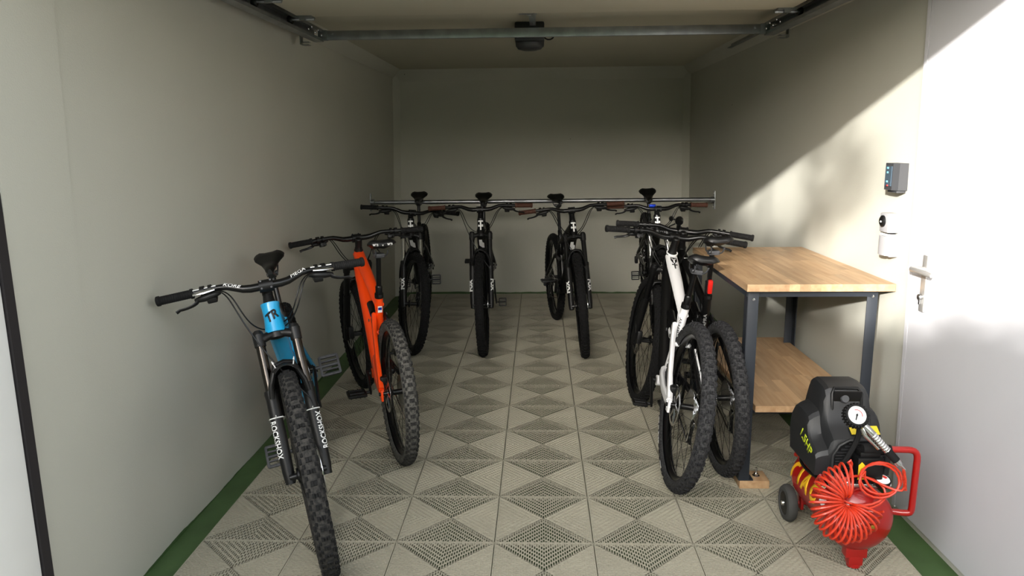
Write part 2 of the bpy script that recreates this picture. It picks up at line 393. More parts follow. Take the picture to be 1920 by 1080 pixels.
for s in (-1, 1):
    mb.box((s * 1.245, -.004, 0), (.05, .04, .054)); mb.rev([(0, 0), (.008, 0), (.007, .005), (0, .006)], 8, 0, T(s * 1.19, -.016, .008) @ R(PI / 2, 'X'))
obj('end_plate', mb, M_GALV, cb)['kind'] = 'stuff'
st = MB(); st.box((0, .5, 0), (.028, 1.0, .004)); st.box((0.013, .5, .012), (.003, 1.0, .028))
tag(obj('mounting_strip', st, M_GALV, None, T(1.31, 4.36, 2.125)), 'thin steel strip running back along ceiling behind the right track end', 'strip')
op = thing('door_opener', 'black garage door opener motor box hanging from the ceiling centre', 'opener', T(-.05, 4.62, 2.199))
mb = MB(); mb.cbox((0, .12, -.055), (.175, .34, .11), .012); obj('housing', mb, M_PLBLACK, op)
mb = MB(); mb.rev([(.085, .0), (.084, -.018), (.07, -.036), (.04, -.044), (0, -.046)], 28, 0, T(0, .06, -.108)); obj('light_cover', mb, M_DGREY, op)
mb = MB(); mb.tube([(.085, .02, -.075)] + [(.115 + .028 * math.cos(a), .0, -.078 + .02 * math.sin(a)) for a in [PI + k * 2 * PI / 14 for k in range(15)]], .0045, 6); mb.tube([(.09, 0, -.08), (.14, 0, -.076)], .004, 6); obj('cable_loop', mb, M_BLACK, op)
mb = MB(); mb.box((0.02, -1.2, -.024), (.035, 2.1, .03)); obj('drive_rail', mb, M_GALV, op)
mb = MB(); mb.box((.0, -.70, -.052), (.09, .05, .025)); mb.tube([(.0, -.66, -.06), (.01, -.5, -.035)], .007, 6); mb.tube([(.03, -.74, -.06), (.03, -.74, -.12)], .0015, 5); obj('door_arm', mb, M_GALV, op)

# ------------------------------------------------------------------ side door in the right wall
def xd(z): return 1.474 - 0.020 * z
mb = MB(); sec = []
YD0, YD1 = 1.93, 2.905
for z in (.012, 2.06):
    sec.append([(xd(z), YD0, z), (xd(z), YD1, z), (xd(z) + .03, YD1, z), (xd(z) + .03, YD0, z)])
mb.loft(sec); d2 = struct(obj('door_2', mb, M_DOORLEAF, ang=0))
mb = MB(); sec = []
for z in (0, 2.1): sec.append([(xd(z) + .001, YD1 + .006, z), (xd(z) + .001, YD1 + .03, z), (xd(z) + .012, YD1 + .05, z), (xd(z) + .06, YD1 + .05, z), (xd(z) + .06, YD1 + .006, z)])
mb.loft(sec); obj('door_frame', mb, M_DOORLEAF, d2, ang=0)
mb = MB(); mb.box((xd(2.08) + .02, 2.42, 2.085), (.05, 1.06, .045)); obj('frame_head', mb, M_DOORLEAF, d2, ang=0)
hx = xd(1.0)
pl = MB(); pl.cbox((hx - .004, 2.80, .966), (.009, .034, .215), .003); pt = obj('handle_plate', pl, M_CHROME, d2)
lv = MB(); lv.tube([(hx - .008, 2.80, 1.02), (hx - .052, 2.80, 1.02)], .011, 12)
lv.tube(bez((hx - .05, 2.812, 1.02), (hx - .056, 2.78, 1.022), (hx - .056, 2.73, 1.024), (hx - .046, 2.675, 1.018), 8), [.011] + [.010] * 7 + [.008], 10, sq=(1.0, .75)); obj('lever', lv, M_CHROME, pt)
kc = MB(); kc.rev([(.011, 0), (.011, .012), (.009, .014), (0, .014)], 14, 0, T(hx - .008, 2.80, .915) @ R(-PI / 2, 'Y')); kc.box((hx - .012, 2.8, .9), (.01, .009, .025)); obj('lock_cylinder', kc, M_STEEL, pt)

# ------------------------------------------------------------------ fittings on the right wall
kx = xr(1.34, 3)
k = thing('keypad', 'dark grey wall keypad with cyan marks above the white light switch', 'keypad', T(kx, 3.06, 1.352))
mb = MB(); mb.prism([(0.004, -.046), (-.036, -.046), (-.05, -.02), (-.05, .044), (-.046, .05), (0.004, .05)], -.052, .055, 0); obj('case', mb, M_DGREY, k, ang=0)
mb = MB(); mb.prism([(-.0495, -.017), (-.0525, -.012), (-.0525, .038), (-.0495, .04)], -.036, .043); obj('panel_face', mb, M_SCREEN, k, ang=0)
mb = MB()
for z, w in ((.036, .012), (.018, .01), (-.018, .012)): mb.box((-.0532, .018, z), (.002, w, .007)); 
obj('marking', mb, M_CYAN, k)['kind'] = 'stuff'
mb = MB(); mb.rev([(0, 0), (.004, 0), (.003, .003), (0, .003)], 10, 0, T(-.0525, .012, -.034) @ R(-PI / 2, 'Y')); obj('indicator', mb, M_REDP, k)
mb = MB(); mb.cbox((-.02, 0, -.058), (.036, .08, .008), .003); obj('bottom_cap', mb, M_DGREY, k)
sx = xr(1.17, 3)
k = thing('light_switch', 'white square wall switch with round dark button above the socket', 'switch', T(sx, 3.095, 1.165))
mb = MB(); mb.cbox((-.022, 0, 0), (.05, .075, .078), .005); obj('case', mb, M_FITTING, k)
mb = MB(); mb.rev([(.0, 0), (.024, 0), (.024, .006), (.019, .01), (0, .01)], 24, 0, T(-.046, 0.006, .006) @ R(-PI / 2, 'Y')); obj('button', mb, M_BLACK, k)
mb = MB(); mb.rev([(0, 0), (.004, 0), (.003, .003), (0, .003)], 10, 0, T(-.056, .006, .004) @ R(-PI / 2, 'Y')); obj('indicator', mb, M_LETTER, k)
k = thing('power_socket', 'white splash-proof wall socket with hinged cover beside the side door', 'socket', T(sx, 3.09, 1.073))
mb = MB(); mb.cbox((-.016, 0, 0), (.04, .078, .092), .006); obj('case', mb, M_FITTING, k)
mb = MB(); mb.prism([(-.034, -.036), (-.05, -.03), (-.056, 0), (-.05, .03), (-.034, .036)], -.04, .038); obj('hinged_cover', mb, M_FITTING, k, ang=50)
mb = MB(); mb.tube([(-.04, -.036, .043), (-.04, .036, .043)], .005, 8); obj('hinge', mb, M_WHITE, k)

# ------------------------------------------------------------------ hanging rail across the garage
rl = thing('bike_rail', 'galvanised steel pipe rail spanning wall to wall behind the hanging bikes', 'rail', T(0.02, 6.26, 1.018))
xa, xb = xl(1.02, 6.25) - .02, xr(1.02, 6.25) - .02
mb = MB(); mb.tube([(xa, 0, -.002), (xb, 0, .004)], .0175, 14); obj('pipe', mb, M_GALV, rl)
for x, s in ((xa, 1), (xb, -1)):
    mb = MB(); mb.cbox((x + s * .003, 0, .0), (.008, .05, .15), .002); mb.rev([(.026, 0), (.026, .03), (.018, .032)], 16, 0, T(x + s * .004, 0, .001) @ R(s * PI / 2, 'Y'))
    f = obj('wall_flange', mb, M_GALV, rl)
    b2 = MB()
    for z in (-.055, .055): b2.rev([(0, 0), (.009, 0), (.008, .007), (0, .008)], 6, 0, T(x + s * .006, 0, z) @ R(s * PI / 2, 'Y'))
    obj('bolt', b2, M_STEEL, f)

# ================================================================== bicycles
CACHE = {}
def cached(key, fn):
    if key not in CACHE: CACHE[key] = fn()
    return CACHE[key]
RY = R(-PI / 2, 'X')                                             # local z of a turned profile onto +y
def rim_mesh(r, m):
    ri = r - .058
    mb = MB(); mb.rev([(ri - .011, -.008), (ri + .004, -.0155), (ri + .014, -.0155), (ri + .009, -.012), (ri + .002, 0), (ri + .009, .012), (ri + .014, .0155), (ri + .004, .0155), (ri - .011, .008), (ri - .017, 0)], 56, 0, RY, loop=True)
    return mb.mesh('rim', m, 50)
KNOB = {'dusty_tire': 'dusty_tread', 'worn_tire': 'worn_tread', 'front_tire_rubber': 'front_tread'}
def tire_mesh(r, m, w=.030, big=True):
    mb = MB(); rm = r - .004 - w * .97
    prof = []
    for j in range(13):
        a = math.radians(-142 + 284 * j / 12); prof.append((rm + w * .97 * math.cos(a), w * math.sin(a)))
    mb.rev(prof, 64, 0, RY)
    mb.f = [f for f in mb.f if len(f) == 4]; mb.m = [0] * len(mb.f)
    N = 62
    def knob(ang, th, ln, wd, hg):
        c, s = math.cos(ang), math.sin(ang); rad = Vector((c, 0, s)); tan = Vector((-s, 0, c)); lat = Vector((0, 1, 0))
        n = rad * math.cos(th) + lat * math.sin(th); b = lat * math.cos(th) - rad * math.sin(th)
        o = rad * rm + n * (w * .955)
        vs = []
        for hz, k in ((-.001, 1.12), (hg, .9)):
            for du, dv in ((-1, -1), (1, -1), (1, 1), (-1, 1)): vs.append(o + tan * (du * ln / 2 * k) + b * (dv * wd / 2 * k) + n * hz)
        mb.add(vs, [(4, 5, 6, 7), (0, 1, 5, 4), (1, 2, 6, 5), (2, 3, 7, 6), (3, 0, 4, 7)], 1)
    for i in range(N):
        a = 2 * PI * i / N; h = PI / N
        if i % 2 == 0:
            knob(a, .16, .015, .010, .0045); knob(a, -.16, .015, .010, .0045)
        else:
            knob(a, .30, .013, .009, .0045); knob(a, -.30, .013, .009, .0045); knob(a, 0, .010, .006, .0042)
        for sg in (-1, 1): knob(a + h, sg * .66, .012, .008, .0042)
        for sg in (-1, 1): knob(a + (h if i % 2 else 0) * .3, sg * .98, .017, .009, .0048)
    return mb.mesh('tire', [m, MATS[KNOB.get(m.name, m.name)]], 30, fix=False)
def spokes_mesh(r):
    mb = MB(); ri = r - .07
    for i in range(28):
        a = 2 * PI * i / 28; sd = 1 if i % 2 else -1; da = .95 * (1 if (i // 2) % 2 else -1)
        mb.tube([(.026 * math.cos(a + da), sd * .03, .026 * math.sin(a + da)), (ri * math.cos(a), sd * .004, ri * math.sin(a))], .0011, 4, caps=False)
    return mb.mesh('spokes', M_GLOSSB, 0)
def hub_mesh():
    mb = MB(); mb.rev([(.009, -.064), (.011, -.05), (.011, -.04), (.028, -.036), (.028, -.03), (.014, -.024), (.013, .02), (.026, .028), (.026, .034), (.012, .042), (.011, .05), (.009, .064)], 20, 0, RY); return mb.mesh('hub', M_GLOSSB)
def rotor_mesh():
    mb = MB(); mb.rev([(.076, .0), (.09, .0), (.09, .002), (.076, .002)], 48, 0, RY, loop=True)
    for i in range(6):
        a = i * PI / 3; mb.tube([(.02 * math.cos(a), .001, .02 * math.sin(a)), (.05 * math.cos(a + .25), .001, .05 * math.sin(a + .25)), (.079 * math.cos(a + .35), .001, .079 * math.sin(a + .35))], .003, 4)
    mb.rev([(0, 0), (.024, 0), (.024, .002), (0, .002)], 20, 0, RY); return mb.mesh('brake_rotor', M_STEEL)
def cassette_mesh():
    mb = MB()
    for i in range(9):
        rr = .024 + .0068 * i; y = -.018 - .0042 * (8 - i); n = 22 + 2 * i; pr = []
        poly = []
        for k in range(n): a = 2 * PI * k / n; q = rr * (1.05 if k % 2 else .97); poly.append((q * math.cos(a), q * math.sin(a)))
        mb.prism(poly, -.0009, .0009, 0, T(0, y, 0) @ RY)
    return mb.mesh('cassette', M_STEEL, 0)
def pedal_mesh(m):
    mb = MB(); L, Wd, t = .102, .096, .014
    for s in (-1, 1):
        mb.cbox((s * (L / 2 - .007), 0, 0), (.013, Wd * .9, t), .003); mb.cbox((0, s * (Wd / 2 - .007), 0), (L * .9, .012, t), .003); mb.box((s * .021, 0, 0), (.007, Wd * .85, t * .8))
        for k in range(4):
            mb.box((s * (L / 2 - .007), -.033 + .022 * k, 0), (.004, .004, t + .008))
    mb.tube([(0, -Wd / 2 - .018, 0), (0, Wd / 2 - .006, 0)], .008, 10); return mb.mesh('pedal', m)
def grip_mesh(m, mcap):
    mb = MB(); pr = [(.0, 0), (.017, 0), (.0185, .003), (.0185, .012)]
    z = .012
    for k in range(14): pr += [(.0158, z + .001), (.0158, z + .006), (.0166, z + .0068)]; z += .0075
    pr += [(.0185, z), (.0185, z + .010), (.0, z + .010)]
    mb.rev(pr, 16); mb.rev([(0, -.002), (.013, -.002), (.016, .0), (.0, .001)], 14, 1); return mb.mesh('grip', [m, mcap], 45)
def saddle_mesh(wide=.070):
    secs = []
    S = [(-.130, .034, .024, .022), (-.124, .054, .032, .034), (-.102, wide, .037, .042), (-.068, wide * .93, .024, .040), (-.02, wide * .56, .004, .036), (.03, .030, -.002, .034), (.09, .0225, -.001, .034), (.13, .019, -.004, .032), (.147, .010, -.012, .024)]
    for x, w, zt, th in S:
        ring = []; n = 18
        for j in range(n):
            a = 2 * PI * j / n; c, s = math.cos(a), math.sin(a)
            y = w * (abs(c) ** .8) * (1 if c > 0 else -1)
            if s >= 0: z = zt + .012 * s - .006 * (abs(y) / max(w, .01)) ** 2 - ((.006 if x > -.08 else .013) * math.exp(-(y / (.012 if x > -.08 else .022)) ** 2) if x < .06 else 0) - (9 * max(0, abs(y) - .04) ** 2 if x < -.05 else 0)
            else: z = zt + th * s * (0.45 + .55 * (abs(y) / max(w, .001)) ** 1.5) * .85
            ring.append((x, y, z))
        secs.append(ring)
    mb = MB(); mb.loft(secs); return mb.mesh('saddle', M_BLACK, 50)
def rails_mesh():
    mb = MB()
    for s in (-1, 1): mb.tube(bez((-.09, s * .03, -.012), (-.08, s * .024, -.05), (-.02, s * .022, -.05), (.02, s * .02, -.048), 6) + [Vector((.06, s * .018, -.044)), Vector((.12, s * .006, -.018))], .0035, 6)
    mb.cbox((-.01, 0, -.046), (.045, .05, .02), .004); return mb.mesh('saddle_rails', M_DGREY)
def lever_mesh(m):
    """brake lever set in bar frame: bar along local y (outwards +y), local x forward, z up; clamp at the origin"""
    mb = MB(); mb.rev([(.0165, -.008), (.0195, -.008), (.0195, .008), (.0165, .008)], 16, 0, R(-PI / 2, 'X'), loop=True)
    mb.tube(bez((.02, -.06, -.008), (.026, -.03, -.012), (.03, .0, -.014), (.026, .03, -.018), 6), [.008, .011, .013, .014, .013, .011, .007], 10)
    mb.box((.015, -.004, -.006), (.02, .014, .012))
    return mb.mesh('brake_lever', m)
def blade_mesh(m):
    mb = MB(); mb.tube(bez((.03, .018, -.018), (.05, .03, -.026), (.05, .06, -.03), (.046, .085, -.032), 7) + [Vector((.052, .098, -.036))], [.006, .0065, .006, .0055, .005, .005, .005, .005, .006], 8, sq=(1.3, .7)); return mb.mesh('blade', m)
def shifter_mesh():
    mb = MB(); mb.cbox((.02, 0, -.026), (.04, .036, .022), .006); mb.tube([(.015, .0, -.03), (-.012, .012, -.036)], .006, 8); mb.rev([(.0165, -.006), (.019, -.006), (.019, .006), (.0165, .006)], 14, 0, R(-PI / 2, 'X'), loop=True); return mb.mesh('shifter', M_BLACK)
def calliper_mesh():
    mb = MB(); mb.cbox((0, 0, 0), (.05, .03, .034), .008); mb.cbox((.0, -.004, .022), (.03, .014, .02), .004); return mb.mesh('brake_calliper', M_BLACK)

def bike(name, label, o):
    p, WB, r = o['pose'], o['WB'], o['r']
    X, Y, head, lean, pitch, steer, sadh, stk, barw = p
    Mw = T(X, Y, .001) @ R(head, 'Z') @ R(lean, 'X') @ R(pitch, 'Y') @ T(-WB, 0, 0)
    root = thing(name, label, 'bicycle', Mw, o.get('group'))
    V = Vector; ha = math.radians(65.5); u = V((-math.cos(ha), 0, math.sin(ha))); n = V((math.sin(ha), 0, math.cos(ha))); yv = V((0, 1, 0))
    af = V((WB, 0, r)); crown = af - n * .044 + u * .515
    S = T(crown) @ R(steer, u) @ T(-crown)
    BB = V((.44, 0, r - .03)); stop = V((.316, 0, .755)); fm = o['frame']; fm2 = o.get('frame2', fm)
    fk = o.get('forkmat', M_BLACK)
    # --- frame
    mb = MB(); h0, h1 = crown + u * .010, crown + u * .122
    mb.tube([h0, h0 + u * .02, h0 + u * .055, h1 - u * .015, h1], [q * o.get('htr', 1) for q in (.0295, .0275, .0245, .0245, .0265)], 18)
    dt0 = crown + u * .038; dtm = dt0.lerp(BB, .5) + V((0, 0, -.012))
    mb.tube([dt0 + n * .004, dt0.lerp(BB, .12), dtm, BB + V((.02, 0, .01))], [.028, .031, .030, .034], 12, sq=(.92, 1.1), mi=o.get('dtm', 0), ref=(0, 0, 1))
    tt0 = crown + u * .098; tt1 = V((.325, 0, .705)); ttm = tt0.lerp(tt1, .5) + V((0, 0, .004))
    mb.tube([tt0 - n * .004, tt0.lerp(tt1, .2), ttm, tt0.lerp(tt1, .8), tt1], [q * o.get('tts', 1) for q in (.022, .0225, .021, .018, .0165)], 12, sq=(.85, 1.15), mi=o.get('ttm', 0), ref=(0, 0, 1))
    mb.tube([BB, BB.lerp(stop, .5), stop], [.024, .020, .0195], 14)
    mb.rev([(.0, -.045), (.026, -.045), (.026, .045), (0, .045)], 16, 0, T(BB) @ RY)
    mb.tube([V((.36, 0, .60)), tt0.lerp(tt1, .82)], .012, 8)
    frm = obj('frame', mb, [fm, fm2, M_GLOSSB], root)
    # rear triangle
    mb = MB(); pv = V((.405, 0, .40))
    for s in (-1, 1):
        sk = o.get('stk_', 1.0) if s > 0 else 1.0; rk = o.get('rstay', None); cm_ = o.get('csm', 0) if (s > 0 or rk is None) else rk; sm_ = o.get('ssm', 0) if (s > 0 or rk is None) else rk
        mb.tube([pv + yv * s * .028, V((.33, s * .045, .392)), V((.18, s * .064, r + .012)), V((.0, s * .071, r + .004))], [.016 * sk, .013 * sk, .0115 * sk, .013 * sk], 8, sq=(1.35, .7), ref=(0, 0, 1), mi=cm_)
        mb.tube([V((.352, s * .026, .648)), V((.26, s * .043, .59)), V((.12, s * .061, .475)), V((.004, s * .0715, r + .02))], [.012 * sk, .0105 * sk, .0098 * sk, .012 * sk], 8, sq=(1.3, .85), ref=(0, 0, 1), mi=sm_)
        mb.cbox((.002, s * .0725, r - .004), (.042, .011, .058), .005, sm_)
    mb.tube([V((.25, -.045, .582)), V((.25, .045, .582))], .0105, 8, mi=o.get('ssm', 0))
    obj('rear_stays', mb, [fm, fm2, M_GLOSSB], root)
    mb = MB()
    for s in (-1, 1):
        mb.tube([V((.352, s * .031, .65)), V((.345, s * .031, .60)), V((.40, s * .028, .585)), V((.455, s * .024, .60))], [.013, .016, .013, .011], 8, sq=(.45, 1.2), ref=(0, 1, 0))
        for q in ((.352, .65), (.355, .595), (.455, .60)): mb.rev([(0, 0), (.009, 0), (.008, .004), (0, .004)], 10, 1, T(q[0], s * .036, q[1]) @ R(-s * PI / 2, 'X'))
    obj('rocker_link', mb, [o.get('rockm', fm), M_DGREY], root)
    sh0, sh1 = V((.452, 0, .60)), V((.60, 0, .655)); d = sh1 - sh0
    mb = MB(); mb.tube([sh0, sh0 + d * .45], .012, 12); mb.tube([sh0 + d * .4, sh1], .021, 14); mb.tube([sh0 + d * .7 + V((-.01, 0, -.035)), sh0 + d * .98 + V((-.01, 0, -.035))], .015, 10, mi=1); obj('shock', mb, [M_GLOSSB, o.get('shockm', M_BLACK)], root)
    # seatpost and saddle
    sd = (stop - BB).normalized(); sadp = BB + sd * ((sadh - .045 - BB.z) / sd.z)
    mb = MB(); mb.tube([stop - sd * .01, stop + sd * .012], .022, 14); mb.box(stop + V((-.024, 0, .002)), (.014, .014, .014)); obj('seat_clamp', mb, M_BLACK, root)
    mb = MB(); c1 = stop + sd * .05
    mb.tube([stop, c1, c1 + sd * .006], [.0165, .0175, .0135], 14); mb.tube([c1, sadp], .0125, 12); mb.cbox(sadp, (.036, .036, .026), .006); obj('seatpost', mb, o.get('postm', M_GLOSSB), root)
    sM = T(sadp + V((-.012, 0, .048))) @ R(o.get('sadtilt', 0), 'Y')
    sdl = put('saddle', cached(('saddle', o.get('sadw', .07)), lambda: saddle_mesh(o.get('sadw', .07))), root, sM)
    put('saddle_rails', cached('rails', rails_mesh), sdl)
    # wheels
    def wheel(ax, steerM, rear, a0):
        M = steerM @ T(ax) @ R(a0, 'Y'); tm = o.get('tm_r' if rear else 'tm_f', M_TIRE)
        w = put('wheel', cached(('rim', r), lambda: rim_mesh(r, M_GLOSSB)), root, M)
        put('tire', cached(('tire', r, tm.name), lambda: tire_mesh(r, tm)), w)
        s = put('spokes', cached(('spokes', r), lambda: spokes_mesh(r)), w); s['kind'] = 'stuff'
        put('hub', cached('hub', hub_mesh), w); put('brake_rotor', cached('rotor', rotor_mesh), w, T(0, .045, 0))
        if rear: put('cassette', cached('cass', cassette_mesh), w)
        for (s_, hh, ww, aa, sg) in o.get('tiretext', []) if rear else []:
            rr_ = r - .030
            put('lettering', text(s_, hh, ww, .02, 0, None, .0004, M_LETTER), w, R(aa, 'Y') @ T(0, sg * .0305, 0) @ frame((0, 0, 0), (0, 0, 1), (0, sg, 0)) @ T(0, rr_ if sg < 0 else -rr_, 0))
        return w
    wheel(V((0, 0, r)), Matrix(), True, .3); wheel(af, S, False, .9)
    # fork (turned with the bars)
    top = lambda s: crown + n * .024 + u * .010 + yv * s * .064
    low = lambda s: af - n * .014 + yv * s * .064
    mb = MB()
    mb.tube([top(-1) - u * .026, top(-1) - u * .018 + yv * .012, crown + n * .012 - yv * .030 + u * .002, crown + u * .006, crown + n * .012 + yv * .030 + u * .002, top(1) - u * .018 - yv * .012, top(1) - u * .026], [.017, .017, .016, .022, .016, .017, .017], 12, ref=(1, 0, 0))
    mb.tube([crown - u * .01, crown + u * .012], .029, 16)
    for s in (-1, 1):
        a, b = top(s), low(s); d = (b - a).normalized(); L = (b - a).length
        mb.tube([a - d * .0, a + d * .045], [.0215, .0205], 16); mb.tube([a - d * .012, a], [.017, .0205], 14)
        l0 = a + d * (L * .40)
        mb.tube([l0, l0 + d * .012, l0 + d * .03, l0 + d * (L * .3), b - d * .02, b + d * .022], [.0225, .0235, .0215, .0225, .0205, .0165], 16)
        mb.cbox(b - yv * s * .008, (.036, .022, .036), .008)
    l0 = lambda s: top(s) + (low(s) - top(s)).normalized() * ((low(s) - top(s)).length * .40)
    ar = V((WB, 0, r)) + u * .402
    mb.tube([l0(-1) - u * .03 + n * .012, l0(-1) + n * .022 + u * .012 + yv * .006, ar + n * .022 - yv * .03 - u * .006, ar + n * .022, ar + n * .022 + yv * .03 - u * .006, l0(1) + n * .022 + u * .012 - yv * .006, l0(1) - u * .03 + n * .012], [.013, .014, .013, .013, .013, .014, .013], 10, sq=(1.2, .8))
    mb.tube([low(-1) - yv * .014, low(1) + yv * .014], .009, 10)
    fork = obj('fork', mb, fk, root, S)
    for s in (-1, 1):
        a, b = top(s), low(s); d = (b - a).normalized(); L = (b - a).length
        mb = MB(); mb.tube([a + d * .035, a + d * (L * .42)], .0172, 16); obj('stanchion', mb, o.get('stm', M_GLOSSB), fork)
        mb = MB(); mb.rev([(0, .004), (.012, .004), (.014, 0), (.014, -.004)], 12, 0, frame(a - d * .012, yv, -d)); obj('top_cap', mb, o.get('capm', M_BLACK), fork)
        if o.get('forktext'):
            t, tl, thh, flip = o['forktext']; c = a + d * (L * o.get('ftpos', .78))
            xd_ = d if (s * flip > 0) else -d
            out = (n * .72 + yv * s * .70).normalized() if o.get('ftout') is None else (n * o['ftout'][0] + yv * s * o['ftout'][1]).normalized()
            put('lettering', text(t, thh, tl, o.get('ftbold', .02), 0, .0226, .0008, M_LETTER), fork, frame(c, xd_, out))
    mb = MB(); mb.cbox(low(1) + u * .06 - n * .045 - yv * .014, (.03, .03, .075), .008); obj('brake_calliper', mb, M_BLACK, fork)
    if o.get('fender', True):
        mb = MB(); rows = []
        nb = 16
        for i in range(nb + 1):
            a = ha + math.radians(-16 + 66 * i / nb) + .0; rad_ = r + .018 + .010 * math.sin(i / nb * PI)
            c = V((WB + math.cos(PI - a + 0) * 0, 0, r)); wv = .052 * (0.55 + .45 * math.sin(PI * (.12 + .76 * i / nb)))
            dirv = V((math.cos(PI - ha - (-16 + 66 * i / nb) * PI / 180 * -1), 0, math.sin(PI - ha - (-16 + 66 * i / nb) * PI / 180 * -1)))
            ring = []
            for j in range(9):
                tq = -1 + 2 * j / 8; ring.append(af + dirv * (rad_ - .022 * tq * tq) + yv * (tq * wv))
            ring2 = [q + dirv * .002 for q in reversed(ring)]
            rows.append(ring + ring2)
        mb.loft(rows); obj('mudguard', mb, M_BLACK, fork)
    if o.get('ties'):
        for s in (-1, 1):
            for q, rd in ((l0(s) - u * .10, .0243), (ar + n * .022 + yv * s * .034 - u * .008, .018)):
                mb = MB(); ring = []
                ax = (u if rd > .02 else (yv + u * -s * .3).normalized()); e1 = ax.orthogonal().normalized(); e2 = ax.cross(e1)
                mb.tube([q + (e1 * math.cos(k * PI / 8) + e2 * math.sin(k * PI / 8)) * rd for k in range(16)], .0022, 5, closed=True); mb.tube([q + n * rd, q + n * (rd + .02) + u * .006], .0016, 5); obj('zip_tie', mb, M_LETTER, fork)
    # head cluster: spacers, stem, bars
    clamp = crown + u * (.165 + stk) + n * .045
    mb = MB(); s0 = crown + u * .122; s1 = crown + u * (.185 + stk)
    mb.tube([s0, s0 + u * .006, s1 - u * .045], [.026, .0225, .0185], 16); mb.tube([s1 - u * .045, s1], .0195, 16); mb.tube([s1, s1 + u * .004], [.0175, .014], 14)
    mb.tube([s1 - u * .022, clamp], [.018, .017], 12); mb.tube([clamp - yv * .025, clamp + yv * .025], .0235, 16)
    stem = obj('stem', mb, o.get('stemm', M_BLACK), root, S)
    mb = MB()
    for s in (-1, 1):
        for w_ in (-1, 1): mb.rev([(0, 0), (.004, 0), (.004, .003), (0, .003)], 8, 0, frame(clamp + n * .022 + yv * s * .017 + u * w_ * .014, u, n))
    obj('bolt', mb, M_DGREY, stem)['kind'] = 'stuff'
    def barpt(y):
        a = abs(y); t = min(max((a - .055) / .10, 0), 1); t = t * t * (3 - 2 * t)
        return clamp + yv * y + u * (.03 * t) - n * (.04 * max(0, (a - .05) / (barw - .05)))
    ys = [barw * k / 14 for k in range(-14, 15)]
    mb = MB(); mb.tube([barpt(y) for y in ys], [.0155 if abs(y) < .06 else (.0155 - .004 * min(1, (abs(y) - .06) / .09)) for y in ys], 14); bar = obj('handlebar', mb, o.get('barm', M_GLOSSB), root, S)
    gk = o.get('gripm', M_GRIP)
    for s in (-1, 1):
        e = barpt(s * barw); d = (barpt(s * (barw - .13)) - e).normalized()
        g = put('grip', cached(('grip', gk.name), lambda: grip_mesh(gk, o.get('capg', M_BLACK))), bar, frame(e, u, d), 'brown lock-on grip' if gk == M_BROWN else None)
        c = barpt(s * (barw - .158)); yd = (barpt(s * barw) - c).normalized()
        tilt = (n * .75 - u * .66).normalized()
        F = frame(c, tilt, tilt.cross(yd) if s > 0 else tilt.cross(yd))
        # local y must run outwards
        Mx = Matrix(((tilt.x, yd.x, 0, c.x), (tilt.y, yd.y, 0, c.y), (tilt.z, yd.z, 0, c.z), (0, 0, 0, 1)))
        zz = tilt.cross(yd) * s; xx = (tilt - yd * tilt.dot(yd)).normalized()
        for q in range(3): Mx[q][0] = xx[q]; Mx[q][2] = zz[q]
        lm = o.get('leverm', M_BLACK)
        lv_ = put('brake_lever', cached(('lev', lm.name, s), lambda: lever_mesh(lm)), bar, Mx)
        put('blade', cached(('blade', o.get('bladem', M_BLACK).name), lambda: blade_mesh(o.get('bladem', M_BLACK))), bar, Mx)
        if o.get('silver'):
            q = MB(); q.tube([(.028, -.045, .012), (.034, -.01, .012), (.03, .03, .008)], [.006, .009, .006], 8, sq=(.6, 1.2)); obj('lever_cap', q, M_STEEL, bar, Mx)
        c2 = barpt(s * (barw - .185)); M2 = Mx.copy()
        for q in range(3): M2[q][3] = c2[q]
        put('shifter', cached('shift', shifter_mesh), bar, M2)
    # hoses and cables
    def hose(nm, y0, mid, end, rd=.0026, par=bar, MM=None):
        a = barpt(y0) + n * .03 - u * .02; b = V(end)
        m1 = a + V((0, -.07 * (1 if y0 > 0 else -1), 0)) + n * .05 - u * .02; m2 = V(mid)
        mb = MB(); mb.tube(bez(a, m1, m2, b, 16), rd, 6); obj(nm, mb, M_BLACK, par, MM)
    cal = low(1) + u * .07 - n * .045
    hose('brake_hose', -(barw - .2), clamp + n * .08 - yv * .15 - u * .14, l0(1) + n * .024 - u * .06)
    hose('brake_hose', (barw - .2), clamp + n * .07 + yv * .12 - u * .13, crown + u * .03 - n * .03 + yv * .032)
    hose('gear_cable', -(barw - .21), clamp + n * .06 - yv * .12 - u * .15, crown + u * .035 - n * .03 - yv * .032)
    hose('gear_cable', (barw - .21), clamp + n * .05 + yv * .09 - u * .15, crown + u * .05 - n * .028 + yv * .03)
    mb = MB(); mb.tube([l0(1) + n * .024 - u * .06, l0(1) + n * .012 - u * .16 + yv * .02, cal + yv * .012 + u * .02], .0026, 6); obj('brake_hose', mb, M_BLACK, fork)
    # drivetrain (right side is -y)
    ca = o.get('crank', 0.0)
    mb = MB(); poly = []
    for k in range(64): a = 2 * PI * k / 64; q = .064 * (1.03 if k % 2 else .97); poly.append((q * math.cos(a), q * math.sin(a)))
    mb.prism(poly, -.0015, .0015, 0, T(BB + V((0, -.049, 0))) @ RY); mb.rev([(0, 0), (.03, 0), (.03, .012), (0, .012)], 16, 0, T(BB + V((0, -.06, 0))) @ RY)
    cr_ = obj('chainring', mb, M_BLACK, root)
